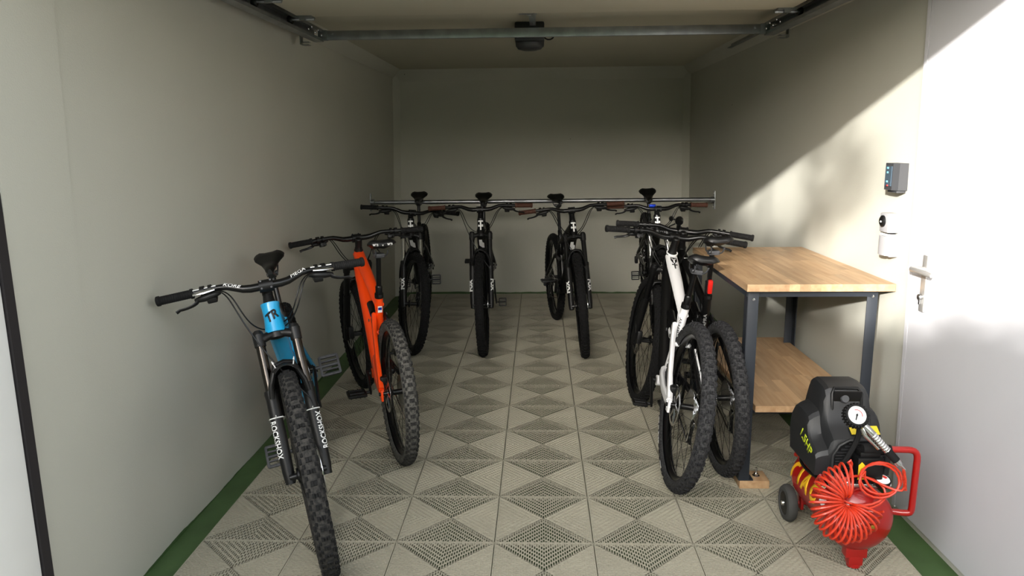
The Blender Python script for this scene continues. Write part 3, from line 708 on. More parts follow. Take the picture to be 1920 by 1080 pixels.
    for s in (1, -1):
        a = ca if s > 0 else ca + PI; dv = V((math.cos(a), 0, math.sin(a)))
        mb = MB(); mb.tube([BB + yv * s * .05, BB + yv * s * .068], .017, 12); mb.tube([BB + yv * s * .068 - dv * .01, BB + yv * s * .07 + dv * .03, BB + yv * s * .082 + dv * .17, BB + yv * s * .082 + dv * .182], [.017, .015, .012, .009], 8, sq=(.55, 1.1), ref=(0, 1, 0))
        cra = obj('crank', mb, o.get('crankm', M_BLACK), root)
        pk = o.get('pedm', M_BLACK)
        pts_ = o.get('pedtilt', (0, 0)); ps_ = o.get('pedsize', 1.0) if s > 0 else o.get('pedsizer', o.get('pedsize', 1.0))
        put('pedal', cached(('pedal', pk.name), lambda: pedal_mesh(pk)), cra, T(BB + yv * s * (.098 + .054 * ps_) + dv * .17) @ R(0 if s > 0 else PI, 'Z') @ R(pts_[0] if s > 0 else -pts_[1], 'Y') @ Matrix.Diagonal((ps_, ps_, 1, 1)))
    cass_r = .058; ax = V((0, -.044, r)); b0 = BB + V((0, -.049, 0))
    mb = MB()
    for sgn in (1,):
        mb.tube([ax + V((.01, 0, cass_r)), b0 + V((-.01, 0, .064))], .004, 4, sq=(1, .7), ref=(0, 0, 1))
        mb.tube([b0 + V((-.01, 0, -.064)), ax + V((.055, 0, -.16)), ax + V((.028, 0, -.165)), ax + V((.012, 0, -.10)), ax + V((-.03, 0, -.06))], .004, 4, sq=(1, .7), ref=(0, 1, 0))
    obj('chain', mb, M_STEEL, root)
    mb = MB(); mb.cbox((ax.x - .005, -.082, r - .045), (.045, .03, .06), .01); mb.cbox((.035, -.058, r - .125), (.03, .008, .11), .004, 0); mb.rev([(.0, -.004), (.022, -.004), (.022, .004), (0, .004)], 12, 0, T(.012, -.05, r - .09) @ RY); mb.rev([(.0, -.004), (.022, -.004), (.022, .004), (0, .004)], 12, 0, T(.042, -.05, r - .155) @ RY); obj('rear_derailleur', mb, M_BLACK, root)
    mb = MB(); mb.cbox((.045, .058, r + .055), (.06, .028, .04), .008); obj('brake_calliper', mb, M_BLACK, root)
    mb = MB(); mb.tube([(-.0, -.085, r), (0, .085, r)], .0095, 10); obj('rear_axle', mb, M_GLOSSB, root)
    o['k'] = dict(crown=crown, u=u, n=n, yv=yv, S=S, BB=BB, stop=stop, sd=sd, tt0=tt0, tt1=tt1, dt0=dt0, clamp=clamp, barpt=barpt, bar=bar, stem=stem, frm=frm, sdl=sdl, root=root, fork=fork, sadp=sadp)
    return root

def head_badge(o):                                               # white stacked monogram on the head tube
    k = o['k']; c = k['crown'] + k['u'] * .072; mb = MB(); Rr = .0268
    def bar(x0, x1, y0, y1):
        nn = 6; vs = []
        for j in range(nn + 1):
            a = (x0 + (x1 - x0) * j / nn) / Rr
            for y in (y0, y1):
                for rr in (Rr - .002, Rr): vs.append((y, math.sin(a) * rr, math.cos(a) * rr))
        fs = []
        for j in range(nn):
            q = j * 4; w = q + 4; fs += [(q, w, w + 1, q + 1), (q + 2, q + 3, w + 3, w + 2), (q + 1, w + 1, w + 3, q + 3), (q, q + 2, w + 2, w)]
        fs += [(0, 1, 3, 2), (nn * 4, nn * 4 + 2, nn * 4 + 3, nn * 4 + 1)]; mb.add(vs, fs)
    bar(-.019, .019, .026, .036); bar(-.005, .005, -.002, .026); bar(-.021, -.008, -.002, .006); bar(-.021, .021, -.010, -.002); bar(.010, .021, -.002, .004); bar(-.005, .005, -.036, -.010)
    obj('head_badge', mb, M_LETTER, k['frm'], frame(c, k['u'], k['n']))

BK = {}
G4 = 'black mountain bikes hung from the rail'
BK['A'] = dict(htr=1.32, pose=[-0.7584, 2.4326, -1.2457, 0.1663, 0.0, 0.0929, 0.9822, 0.0166, 0.3745], WB=1.2, r=.372, frame=M_BLUE, tm_f=M_TIREA, tm_r=M_TIRE, crank=2.15, silver=True, pedm=M_DGREY, stm=mat('dark_stanchion', (70, 66, 62), rough=.2, metal=1.0), forktext=('ROCKSHOX', .135, .026, -1), ftpos=.74, ties=True, bladem=M_BLACK, pedtilt=(.9, .9))
BK['B'] = dict(stk_=1.4, rstay=2, tts=1.3, pose=[-1.1211, 4.4498, 1.9605, -0.0231, 0.0, 0.0926, 1.0135, 0.0099, 0.3806], WB=1.2, r=.348, frame=M_ORANGE, tm_r=M_TIREDUST, crank=3.42, shockm=M_BLUEAN, fender=False)
BK['C'] = dict(pose=[-0.9108, 5.2104, -1.5031, 0.0173, 0.0592, 0.3546, 0.9972, -0.0043, 0.3706], WB=1.24, r=.372, frame=M_GLOSSB, crank=.297, forktext=('FOX', .088, .034, 1), ftpos=.72, ftbold=.06, capm=M_STEEL, pedm=M_DGREY, stm=M_STEEL, group=G4, sadtilt=.0, sadw=.072, pedtilt=(1.2, 1.2), pedsize=.78)
BK['D'] = dict(pose=[-0.3963, 5.1787, -1.535, 0.0187, 0.0758, -0.0171, 0.9788, 0.0183, 0.3804], WB=1.2, r=.372, frame=M_GLOSSB, crank=5.03, forktext=('FOX', .088, .034, 1), ftpos=.73, ftbold=.06, capm=M_STEEL, gripm=M_BROWN, capg=M_STEEL, group=G4, sadtilt=.0, sadw=.072, pedtilt=(1.2, .15), pedsize=.66)
BK['E'] = dict(pose=[0.310, 5.115, -1.4279, 0.0215, -0.0001, -0.1604, 1.0415, 0.0273, 0.3844], WB=1.16, r=.372, frame=M_GLOSSB, crank=3.84, forktext=('FOX', .088, .034, 1), ftpos=.73, ftbold=.06, gripm=M_BROWN, capg=M_STEEL, group=G4, sadtilt=.0, sadw=.072)
BK['F'] = dict(pose=[0.897, 5.312, -1.6235, 0.0365, 0.1252, 0.0825, 0.9449, -0.0017, 0.3696], WB=1.24, r=.372, frame=M_GLOSSB, crank=3.33, forktext=('FOX', .088, .034, 1), ftpos=.73, ftbold=.06, gripm=M_BROWN, capg=M_STEEL, stm=M_STEEL, group=G4, sadtilt=.0, sadw=.072, pedtilt=(1.2, 1.2), pedsize=.7)
BK['G'] = dict(stk_=1.45, rstay=2, tts=1.25, pose=[0.5614, 4.2111, 1.5866, 0.1485, 0.0, 0.0459, 0.9738, 0.0229, 0.3733], WB=1.12, r=.372, frame=M_YTW, frame2=M_GLOSSB, dtm=1, tm_r=M_TIREGREY, crank=3.6, pedsize=.74, pedsizer=.5, fender=False, tiretext=[('29 x 2.40', .012, .13, -2.75, 1), ('TEAM', .010, .05, -2.2, 1)])
BK['H'] = dict(pose=[0.810, 4.4892, 1.5907, -0.0117, 0.0, -0.2558, 1.03, 0.0333, 0.3745], WB=1.24, r=.352, frame=M_GLOSSB, tm_r=M_TIREGREY, crank=-1.4, fender=False)
NM = dict(
 A='bright blue mountain bike with dusty front tire leaning on left wall, facing out',
 B='orange mountain bike leaning on left wall with its rear wheel towards us',
 C='black bike with black grips and turned front wheel, hung nearest the left wall',
 D='black bike with brown grips and straight front wheel, second from left on the rail',
 E='black bike with brown grips, its rear wheel visible beside its front wheel',
 F='black bike with brown grips hung nearest the right wall, behind the white bike',
 G='white and black mountain bike leaning towards the workbench, rear wheel towards us',
 H='all black mountain bike wedged between the white bike and the wooden workbench')
for k_ in 'ABCDEFGH': bike('mountain_bike', NM[k_], BK[k_])
for k_ in 'CDEF': head_badge(BK[k_])
for k_ in 'CDE':
    k = BK[k_]['k']; d = (k['BB'] - k['dt0']).normalized(); nf = (k['n'] - d * k['n'].dot(d)).normalized(); mb = MB()
    mb.prism([(-.05, -.018), (.02, -.018), (.05, .004), (.05, .018), (-.01, .018), (-.02, .006), (-.05, .004)], 0, .0015); obj('decal', mb, M_LETTER, k['frm'], frame(k['dt0'].lerp(k['BB'], .17) + nf * .033, d, nf))
# --- marks of the single bikes
def onbar(o, s, y, h, w, m, out, bold=.02, shear=.2):
    k = o['k']; c = k['barpt'](y); d = (k['barpt'](y + .02) - k['barpt'](y - .02)).normalized()
    put('lettering', text(s, h, w, bold, shear, .0142, .0006, m), k['bar'], frame(c, d, out))
k = BK['A']['k']; out = (k['n'] * .93 + k['u'] * .36)
def bar_stripes(o):
    k = o['k']; mb = MB()
    for s in (-1, 1):
        for off in (.15, .42):
            pts = [k['barpt'](s * (.17 + .05 * q)) + (k['n'] * math.cos(off + .45) + k['u'] * math.sin(off + .45)) * (.0114 if q else .0122) for q in range(0, 4)]
            mb.tube(pts, .0014, 5)
    obj('bar_stripe', mb, M_LETTER, k['bar'])
bar_stripes(BK['A'])
onbar(BK['A'], 'KORE', -.115, .013, .062, M_LETTER, out); onbar(BK['A'], 'MEGA', .12, .013, .062, M_LETTER, out, .0)
# blue bike: TR monogram on the head tube
c = k['crown'] + k['u'] * .070
put('lettering', text('TR', .034, .046, .035, .3, None, .0008, M_LETTERB, 2, .0335, .42), k['frm'], frame(c, k['yv'], k['n']))
# orange bike: WTB on the saddle back, small sticker on the seat tube
k = BK['B']['k']
for s_, y in (('WTB', .034), ('X', 0.0), ('WTB', -.034)):
    put('lettering', text(s_, .0115 if s_ == 'WTB' else .008, .026 if s_ == 'WTB' else None, .03, 0, None, .0008, M_LETTER), k['sdl'], frame((-.1312 + abs(y) * .06, y, .021 if y else .0175), (.18 * (1 if y < 0 else -1 if y > 0 else 0), -1, 0), (-1, .18 * (1 if y > 0 else -1 if y < 0 else 0), .0)))
mb = MB(); mb.box((0, 0, .0), (.036, .022, .001)); obj('sticker', mb, M_LETTER, k['frm'], frame(k['stop'] - k['sd'] * .07 + Vector((-.0205, 0, -.004)), k['sd'], (-1, 0, 0)))
mb = MB(); mb.box((0.004, 0, .0008), (.014, .018, .001)); obj('sticker', mb, M_BLUEAN, k['frm'], frame(k['stop'] - k['sd'] * .07 + Vector((-.0205, 0, -.004)), k['sd'], (-1, 0, 0)))
# white bike: YT monogram on the top tube, model lettering on the seat tube
k = BK['G']['k']; tt0, tt1 = k['tt0'], k['tt1']; dt_ = (tt1 - tt0).normalized(); nz = Vector((0, 0, 1)); nz = (nz - dt_ * nz.dot(dt_)).normalized()
mb = MB(); mb.prism([(-.0165, .0), (.0165, 0), (.0165, .03), (.0, .066), (-.0165, .03)], 0, .0015); obj('badge_field', mb, M_LETTERB, k['frm'], frame(tt0.lerp(tt1, .10) + nz * .024, (0, -1, 0), nz) @ R(PI, 'Z'))
put('lettering', text('Y', .042, .03, .03, 0, None, .0008, M_LETTER), k['frm'], frame(tt0.lerp(tt1, .155) + nz * .0255, (0, -1, 0), nz))
put('lettering', text('T', .042, .028, .03, 0, None, .0008, M_LETTERB), k['frm'], frame(tt0.lerp(tt1, .26) + nz * .0245, (0, -1, 0), nz))
mb = MB(); mb.tube([k['crown'] + k['u'] * .02, k['crown'] + k['u'] * .118], .0285, 18); mb.tube([k['crown'] + k['u'] * .118, k['crown'] + k['u'] * .124], .030, 18, mi=1); obj('head_sleeve', mb, [M_GLOSSB, M_LETTER], k['frm'])
stx = k['stop'] - k['sd'] * .10
put('lettering', text('JEFFSY', .015, .085, .02, 0, .0202, .0006, M_LETTERB), k['frm'], frame(stx, k['sd'], (-.9, .45, 0)))
mb = MB(); mb.tube(bez((.23, -.058, .575), (.17, -.066, .53), (.07, -.080, .46), (.035, -.086, .40), 10), .0042, 6); obj('gear_cable', mb, M_LETTER, k['root'], None, 'white gear cable')
mb = MB(); mb.prism([(-.05, -.004), (.0, -.011), (.03, -.013), (.03, .013), (.0, .011)], 0, .002, 0); af_ = k['crown'] - k['u'] * .30 + k['n'] * .036 + k['yv'] * .064; obj('decal', mb, M_LETTER, k['fork'], frame(af_ - k['n'] * .024, k['u'], -k['n']))
# black bike by the bench
k = BK['H']['k']; stx = k['stop'] - k['sd'] * .13
put('lettering', text('CAPRA', .016, .09, .0, 0, .0202, .0006, mat('grey_print', (150, 150, 150))), k['frm'], frame(stx, k['sd'], (-.95, .3, 0)))
mb = MB(); mb.tube([k['stop'] + k['sd'] * .05, k['stop'] + k['sd'] * .085], .0185, 12); mb.cbox((0, 0, 0), (.07, .022, .02), .006, 1, frame(k['stop'] + k['sd'] * .068 + Vector((-.026, 0, -.006)), k['sd'], (-1, 0, 0))); obj('tail_light', mb, [M_BLACK, M_REDP], k['root'], None, 'red tail light strapped to seatpost')
put('lettering', text('Y', .03, .026, .02, 0, .0235, .0006, M_LETTER), k['frm'], frame(k['tt0'].lerp(k['tt1'], .2), (-.85, 0, -.5), (0, .3, 1)) @ R(PI / 2, 'X') if False else frame(k['tt0'].lerp(k['tt1'], .2) + Vector((0, 0, -.004)), (0.85, 0, .5), (0, .2, 1)))
bl = MB(); c = k['barpt'](.03) + k['u'] * .05 - k['n'] * .01
bl.tube([k['barpt'](.03), c], .012, 10); bl.rev([(0, -.02), (.018, -.02), (.023, -.008), (.023, .012), (.019, .018), (0, .018)], 18, 0, frame(c + k['u'] * .022, k['yv'], -k['n'])); bl.rev([(0, -.01), (.011, -.01), (.014, 0), (.011, .01), (0, .01)], 14, 0, frame(c + k['u'] * .03 + k['yv'] * .045, k['yv'], -k['n'])); bl.tube([c + k['u'] * .022, c + k['u'] * .03 + k['yv'] * .045], .005, 6); bl.tube([c + k['yv'] * .02, c + k['yv'] * .05 - k['u'] * .02, c + k['yv'] * .062 - k['u'] * .05], .004, 6)
obj('bell', bl, M_GLOSSB, k['root'], k['S'])
# rail bike by the right wall: blue stem cap
k = BK['F']['k']; mb = MB(); mb.cbox((0, 0, 0), (.03, .05, .03), .008); obj('stem_light', mb, M_BLUEAN, k['root'], k['S'] @ T(k['clamp'] - k['yv'] * .04 + k['u'] * .02))

# ================================================================== workbench
bx0, bx1, by0, by1, bz = .858, 1.458, 3.03, 4.135, .920
wb = thing('workbench', 'wooden workbench with dark grey steel legs and a lower shelf', 'workbench', T(1.158, by0, 0))
def butcher(name, x0, x1, y0, y1, zt, th, parent, seed):
    rd = random.Random(seed); nrow = max(4, round((x1 - x0) / .043)); w = (x1 - x0) / nrow
    core = MB(); core.box(((x0 + x1) / 2, (y0 + y1) / 2, zt - th / 2 - .0004), (x1 - x0 - .001, y1 - y0 - .001, th - .0008))
    c = obj(name, core, M_BEECH, parent, T(-1.158, -by0, 0), ang=0)
    for i in range(nrow):
        y = y0 - rd.uniform(0, .2)
        while y < y1:
            L = rd.uniform(.16, .42); a, b = max(y, y0), min(y + L, y1); y += L
            if b - a < .012: continue
            s = MB(); s.box((x0 + (i + .5) * w, (a + b) / 2, zt - th / 2), (w - .0004, b - a - .0004, th)); obj('stave', s, M_BEECH, c, ang=0)
    return c
butcher('bench_top', bx0, bx1, by0, by1, bz, .030, wb, 3)
butcher('shelf', .924, 1.405, 3.05, 4.19, .388, .028, wb, 5)
def leg(x, y, z0, sx, sy):                                        # bent sheet-steel angle leg
    mb = MB(); mb.cbox((x, y, (z0 + .888) / 2), (.044, .005, .888 - z0), .0012); mb.cbox((x - sx * .021, y + sy * .026, (z0 + .888) / 2), (.005, .052, .888 - z0), .0012)
    mb.box((x + sx * .01, y + sy * .022, z0 + .003), (.06, .05, .006)); return obj('leg', mb, M_ANTH, wb, T(-1.158, -by0, 0))
leg(.897, 3.072, .036, 1, 1); leg(1.392, 3.085, .0, -1, 1); leg(.884, 4.09, .0, 1, -1); leg(1.392, 4.075, .0, -1, -1)
mb = MB()
for y in (3.09, 4.07): mb.cbox((1.14, y, .8735), (.50, .03, .03), .002)
for x in (.886, 1.39): mb.cbox((x, 3.58, .8735), (.03, 1.0, .03), .002)
for y in (3.12, 4.05): mb.cbox((1.14, y, .346), (.50, .03, .026), .002)
obj('bench_frame', mb, M_ANTH, wb, T(-1.158, -by0, 0))
mb = MB()
for x, y, z in ((.897, 3.068, .85), (1.39, 3.08, .86), (1.392, 3.08, .40)): mb.rev([(0, 0), (.007, 0), (.006, .004), (0, .005)], 8, 0, T(x, y, z) @ R(PI / 2, 'X'))
obj('screw', mb, M_STEEL, wb, T(-1.158, -by0, 0))
fb = thing('levelling_block', 'small pale wooden block under the near leg of the workbench', 'block', T(.944, 3.12, 0))
mb = MB(); mb.cbox((0, 0, .018), (.13, .105, .036), .002); obj('block', mb, M_BEECH, fb)
mb = MB(); mb.tube([(.02, 0, .036), (.02, 0, .075)], .004, 8); mb.rev([(0, .04), (.011, .04), (.011, .048), (0, .048)], 6, 0, T(.02, 0, 0)); mb.rev([(0, .037), (.016, .037), (.016, .039), (0, .039)], 14, 0, T(.02, 0, 0)); obj('bolt', mb, M_STEEL, fb)

# ================================================================== air compressor
AC = thing('air_compressor', 'red tank air compressor with black motor cover beside the side door', 'compressor', T(1.125, 2.63, 0))
AXZ = .190; TR_ = .118
def cyl(prof, n=40): return prof
mb = MB(); L = .235; pr = [(0, -L)]
for k in range(1, 9): a = k / 8 * PI / 2; pr.append((TR_ * math.sin(a), -L + .062 * (1 - math.cos(a)) ))
pr += [(TR_, -L + .064), (TR_ + .0015, -L + .07), (TR_ + .0015, -L + .082), (TR_, -L + .088), (TR_, L - .088), (TR_ + .0015, L - .082), (TR_ + .0015, L - .07), (TR_, L - .064)]
for k in range(7, -1, -1): a = k / 8 * PI / 2; pr.append((TR_ * math.sin(a), L - .062 * (1 - math.cos(a))))
mb.rev(pr, 44, 0, T(0, 0, AXZ) @ R(-PI / 2, 'X')); tank = obj('tank', mb, M_RED, AC)
mb = MB(); mb.rev([(.013, 0), (.013, .012), (.009, .014), (0, .014)], 6, 0, T(0.02, -L + .001, AXZ + .0) @ R(PI / 2, 'X')); obj('drain_plug', mb, M_BRASS, tank)
mb = MB(); mb.cbox((0, -.165, .066), (.075, .04, .05), .004); mb.cbox((0, -.165, .030), (.05, .04, .04), .006); mb.rev([(.018, 0), (.024, .003), (.024, .012), (.016, .016)], 16, 0, T(0, -.165, 0)); obj('foot', mb, M_RED, AC)
for s in (-1, 1):
    mb = MB(); mb.rev([(.0, -.02), (.05, -.02), (.066, -.018), (.073, -.008), (.073, .008), (.066, .018), (.05, .02), (.046, .015), (0, .015)], 28, 0, T(s * .128, .165, .074) @ R(s * PI / 2, 'Y')); w = obj('wheel', mb, mat('grey_rubber_wheel', (62, 62, 60), rough=.8, var=.25, vscale=25), AC)
    mb = MB(); mb.rev([(0, .012), (.045, .012), (.045, .017), (.02, .019), (0, .019)], 24, 0, T(s * .128, .165, .074) @ R(s * PI / 2, 'Y')); mb.rev([(0, .018), (.012, .018), (.009, .026), (0, .027)], 12, 1, T(s * .128, .165, .074) @ R(s * PI / 2, 'Y')); obj('hub_cap', mb, [M_BLACK, M_STEEL], w)
mb = MB(); mb.tube([(-.12, .165, .074), (.12, .165, .074)], .008, 10); mb.cbox((-.08, .165, .085), (.012, .05, .06), .003); mb.cbox((.08, .165, .085), (.012, .05, .06), .003); obj('axle', mb, M_RED, AC)
# motor carrier plate and moulded cover
mb = MB(); mb.cbox((-.01, .02, .312), (.19, .30, .012), .003)
for y in (-.10, .02, .13): mb.tube([(-.115, y + .02, .285), (-.113, y, .318), (-.11, y - .02, .285)], .009, 8)
obj('motor_carrier', mb, M_RED, AC)
mb = MB()
TOPL = [(-.105, .318), (-.110, .40), (-.109, .43), (-.100, .453), (-.080, .468), (-.055, .480), (-.03, .503), (-.012, .545), (-.002, .588), (.012, .607), (.035, .614), (.09, .618), (.13, .614), (.15, .600), (.165, .565), (.174, .52), (.178, .45), (.165, .318)]
def hsec(x, k): return [(x, y * (1 if k > .9 else .97), .318 + (z - .318) * k) for y, z in TOPL]
mb.loft([hsec(-.137, .56), hsec(-.130, .62), hsec(-.114, .665), hsec(-.093, .70), hsec(-.084, .90), hsec(-.076, .975), hsec(-.062, 1), hsec(.056, 1), hsec(.072, .975), hsec(.080, .92), hsec(.090, .72), hsec(.110, .68), hsec(.121, .62), hsec(.126, .56)])
cov = obj('motor_cover', mb, M_PLBLACK, AC, ang=25)
mb = MB(); mb.tube([(-.055, -.012, .53), (-.055, -.004, .592), (-.045, .008, .609), (.04, .008, .609), (.05, -.004, .592), (.05, -.012, .53)], .006, 8); mb.cbox((-.003, -.004, .562), (.10, .006, .085), .002, 0, T(0, 0, 0) @ T(0, -.01, .56) @ R(.28, 'X') @ T(0, .01, -.56)); mb.rev([(0, 0), (.016, 0), (.013, .006), (0, .006)], 16, 1, frame((-.012, -.014, .575), (1, 0, 0), (0, -.95, .3))); obj('carry_recess', mb, [M_BLACK, M_DGREY], cov)
mb = MB(); mb.prism([(-.135 + .0, .30)] if False else [(-.085, .325), (.095, .325), (.095, .40), (.075, .435), (.04, .455), (-.03, .455), (-.065, .435), (-.085, .40)], 0, .006, 0, T(.005, -.108, 0) @ R(PI / 2, 'X')); obj('grille_back', mb, M_BLACK, cov)
for i in range(11):
    z = .335 + i * .0112; w = .17 if z < .41 else .17 - (z - .41) * 2.4
    mb = MB(); mb.box((.01, -.118, z), (w, .010, .0045)); obj('slat', mb, M_PLBLACK, cov, ang=0)
mb = MB(); mb.tube([(-.082, -.118, .328), (-.082, -.118, .402), (-.062, -.118, .438), (-.03, -.118, .458), (.045, -.118, .458), (.08, -.118, .438), (.102, -.118, .402), (.102, -.118, .328)], .006, 8); obj('grille_rim', mb, M_PLBLACK, cov)
sN = Vector((0, -.75, .66)).normalized()
mb = MB(); mb.box((0, 0, 0), (.1, .038, .0015)); yl = obj('warning_label', mb, M_YLAB, cov, frame((.04, -.073, .478), (1, 0, 0), (0, -.5, .86)))
put('lettering', text('WARNING', .006, .05, .02, 0, None, .0004, M_LETTERB), yl, T(0, .011, .001)) if False else None
put('lettering', text('1.5HP', .040, .125, .02, .25, None, .0008, M_LIME), cov, frame((-.1372, -.005, .405), (0, -.93, -.36), (-1, 0, 0)))
mb = MB(); mb.box((-.1355, .12, .435), (.002, .012, .04)); obj('side_vent', mb, M_STEEL, cov)
# pressure switch, gauge, regulator
mb = MB(); mb.cbox((.02, -.155, .375), (.09, .07, .095), .008); mb.cbox((.02, -.155, .43), (.07, .055, .02), .006); ps = obj('pressure_switch', mb, M_BLACK, AC)
mb = MB(); mb.prism([(-.011, -.03), (.011, -.03), (.011, .022), (.0, .034), (-.011, .022)], 0, .0015, 0, frame((-.012, -.1915, .375), (1, 0, 0), (0, -1, 0))); obj('warning_label', mb, M_YLAB, ps)
mb = MB(); mb.tube([(.02, -.155, .30), (.02, -.155, .33)], .02, 12); mb.tube([(-.04, -.17, .315), (.10, -.17, .315)], .012, 10); mb.rev([(0, 0), (.022, 0), (.024, .01), (.02, .03), (0, .03)], 14, 0, T(-.045, -.17, .322) @ R(-PI / 2, 'Y')); obj('manifold', mb, M_STEEL, AC)
gM = frame((.065, -.185, .335), (1, 0, 0), (-.1, -.36, .93))
mb = MB(); mb.rev([(0, -.012), (.026, -.012), (.028, .008), (.026, .012), (.0235, .012), (.0235, .009), (0, .009)], 24, 0, gM); g = obj('pressure_gauge', mb, M_BLACK, AC)
mb = MB(); mb.rev([(0, .0092), (.0235, .0092), (.0235, .0098), (0, .0098)], 24, 0, gM); obj('dial', mb, M_LETTER, g)
for a0, a1, m in ((.3, 1.2, M_REDP), (1.2, 2.1, M_YEL), (2.1, 3.0, M_LIME)):
    q = MB(); q.prism([(.020 * math.cos(a0 + (a1 - a0) * t / 5), .020 * math.sin(a0 + (a1 - a0) * t / 5)) for t in range(6)] + [(.010 * math.cos(a1 - (a1 - a0) * t / 5), .010 * math.sin(a1 - (a1 - a0) * t / 5)) for t in range(6)], .0098, .0102, 0, gM); obj('dial_sector', q, m, g)
# handle
mb = MB(); hp = [Vector((.115, -.15, .205)), Vector((.155, -.16, .205))] + bez((.165, -.165, .207), (.182, -.168, .207), (.184, -.168, .212), (.184, -.168, .235), 5) + bez((.184, -.172, .41), (.184, -.172, .435), (.175, -.172, .446), (.15, -.172, .447), 6) + [Vector((.02, -.172, .449)), Vector((-.004, -.172, .449))]
mb.tube(hp, .0115, 12); hd = obj('handle', mb, M_RED, AC)
mb = MB(); mb.tube([(-.005, -.172, .449), (.09, -.172, .448)], [.0155, .0155], 14); obj('handle_grip', mb, M_GRIP, hd)
# delivery hose and cable round the motor
mb = MB(); mb.tube(bez((.008, -.10, .50), (.0, -.15, .48), (-.05, -.14, .38), (-.078, -.12, .322), 12), .0095, 8); mb.tube([(-.075, -.122, .33), (-.084, -.112, .29)], .012, 8, mi=1); obj('delivery_hose', mb, [M_GRIP, M_STEEL], AC)
mb = MB(); mb.tube(bez((-.08, .10, .315), (-.15, .12, .30), (-.135, -.02, .285), (-.09, -.12, .292), 12), .006, 7); mb.tube(bez((-.09, .08, .322), (-.14, .09, .31), (-.13, -.03, .295), (-.05, -.13, .304), 12), .006, 7); obj('power_cable', mb, M_BLACK, AC)
# tank lettering (wrapped round the tank flank) and stickers
def ontank(me, y, ang, x=(0, -1, 0)):
    return put('lettering', me, tank, frame((0, y, AXZ), x, (-math.cos(ang), 0, math.sin(ang))))
F_H = .084
ontank(text('I A C', F_H, .20, .06, .2, TR_ + .0008, .0012, M_YEL, sub=2), .015, .30)
hk = MB(); sec = []
for i in range(13):                                              # curved hook letter in front of it
    t = i / 12; a = math.radians(60 + 150 * t); cx, cy = .030 * math.cos(a), .0345 * math.sin(a)
    wd = .0105 * (0.8 + .4 * math.sin(PI * t)); ix, iy = (1 - wd / .032) * cx, (1 - wd / .034) * cy
    if t > .6: cy -= (t - .6) * .06; iy -= (t - .6) * .06
    sec.append([(cx * 1.1 + .25 * cy, cy * 1.1), (ix * .9 + .25 * iy, iy * .9)])
vs = []
for s_ in sec:
    for (x, y) in s_:
        for zz in (0, .0012):
            a = y / (TR_ + .0008); rr = TR_ + .0008 + zz; vs.append((x, math.sin(a) * rr, math.cos(a) * rr))
fs = []
for i in range(12):
    q = i * 4; w = q + 4; fs += [(q, w, w + 2, q + 2), (q + 1, q + 3, w + 3, w + 1), (q, q + 1, w + 1, w), (q + 2, w + 2, w + 3, q + 3)]
hk.add(vs, fs); ontank(hk.mesh('lettering', M_YEL), .142, .30)
def sticker(w, h, y, ang, tri):
    mb = MB(); vs = []; nn = 6
    for j in range(nn + 1):
        a = ang + (j / nn - .5) * h / TR_
        for yy in (y - w / 2, y + w / 2):
            for rr in (TR_ - .002, TR_ + .001): vs.append((-math.cos(a) * rr, yy, AXZ + math.sin(a) * rr))
    fs = []
    for j in range(nn):
        q = j * 4; w_ = q + 4; fs += [(q + 1, w_ + 1, w_ + 3, q + 3), (q, q + 1, w_ + 1, w_)[::-1], (q + 2, w_ + 2, w_ + 3, q + 3)[::-1]]
    fs += [(0, 1, 3, 2), (nn * 4, nn * 4 + 1, nn * 4 + 3, nn * 4 + 2)]
    mb.add(vs, fs); obj('sticker', mb, M_LETTER, tank)
    for t in range(tri):
        q = MB(); yy = y - w / 2 + w * (t + .5) / tri; a = ang; c = Vector((-math.cos(a), 0, math.sin(a))); e = Vector((math.sin(a), 0, math.cos(a)))
        P = [c * (TR_ + .0022) + Vector((0, yy, AXZ)) + d for d in (Vector((0, .011, 0)) - e * .009, Vector((0, -.011, 0)) - e * .009, e * .011)]
        q.add([p[:] for p in P] + [(p - c * .002)[:] for p in P], [(0, 1, 2), (3, 5, 4), (0, 3, 4, 1), (1, 4, 5, 2), (2, 5, 3, 0)]); obj('warning_sign', q, M_YEL, tank, ang=0)
sticker(.06, .035, .10, .95, 2); sticker(.05, .05, -.07, .75, 2); sticker(.05, .03, -.13, .35, 0)

# coiled air hose slung over the tank
hs = thing('air_hose', 'orange-red coiled air hose heaped over the front of the red tank', 'hose', T(1.06, 2.40, .25))
def coil_pts():
    C = Vector((1.045, 2.372, .292)); ex = Vector((.97, .12, 0)).normalized(); ez = Vector((-.02, .55, .83)).normalized(); ey = ex.cross(ez)
    pts = []; N = 25; tot = math.radians(262)
    for i in range(N * 18 + 1):
        t = i / (N * 18); ph = math.radians(82) + tot * t; th = 2 * PI * N * t; Rm = .074; rm = .055 + .005 * math.sin(ph * 2.0) + .003 * math.sin(i * .13)
        d = ex * math.cos(ph) + ez * math.sin(ph)
        pts.append(C + d * (Rm + rm * math.cos(th)) + (ey * (rm * .62 * math.sin(th))) + ey * (.015 * math.sin(ph)))
    return pts
mb = MB(); cp = coil_pts()
a0, a1 = cp[0], cp[-1]
lp = []
for i in range(36):
    a = i / 35 * 2 * PI * 2.1 + 2.4; rr = .068 + .006 * math.sin(i * .5)
    lp.append(Vector((1.165 + rr * math.cos(a), 2.40 + .012 * i / 35 + .02 * math.sin(a), .352 + rr * .72 * math.sin(a) + .012 * i / 35)))
lp2 = []
for i in range(30):
    a = i / 29 * 2 * PI * 1.6 + 2.0; rr = .085
    lp2.append(Vector((1.10 + rr * math.cos(a), 2.405 + .03 * math.sin(a), .305 + rr * .5 * math.sin(a) + .02 * i / 29)))
endp = Vector((1.238, 2.385, .345)); conn = Vector((1.222, 2.372, .412))
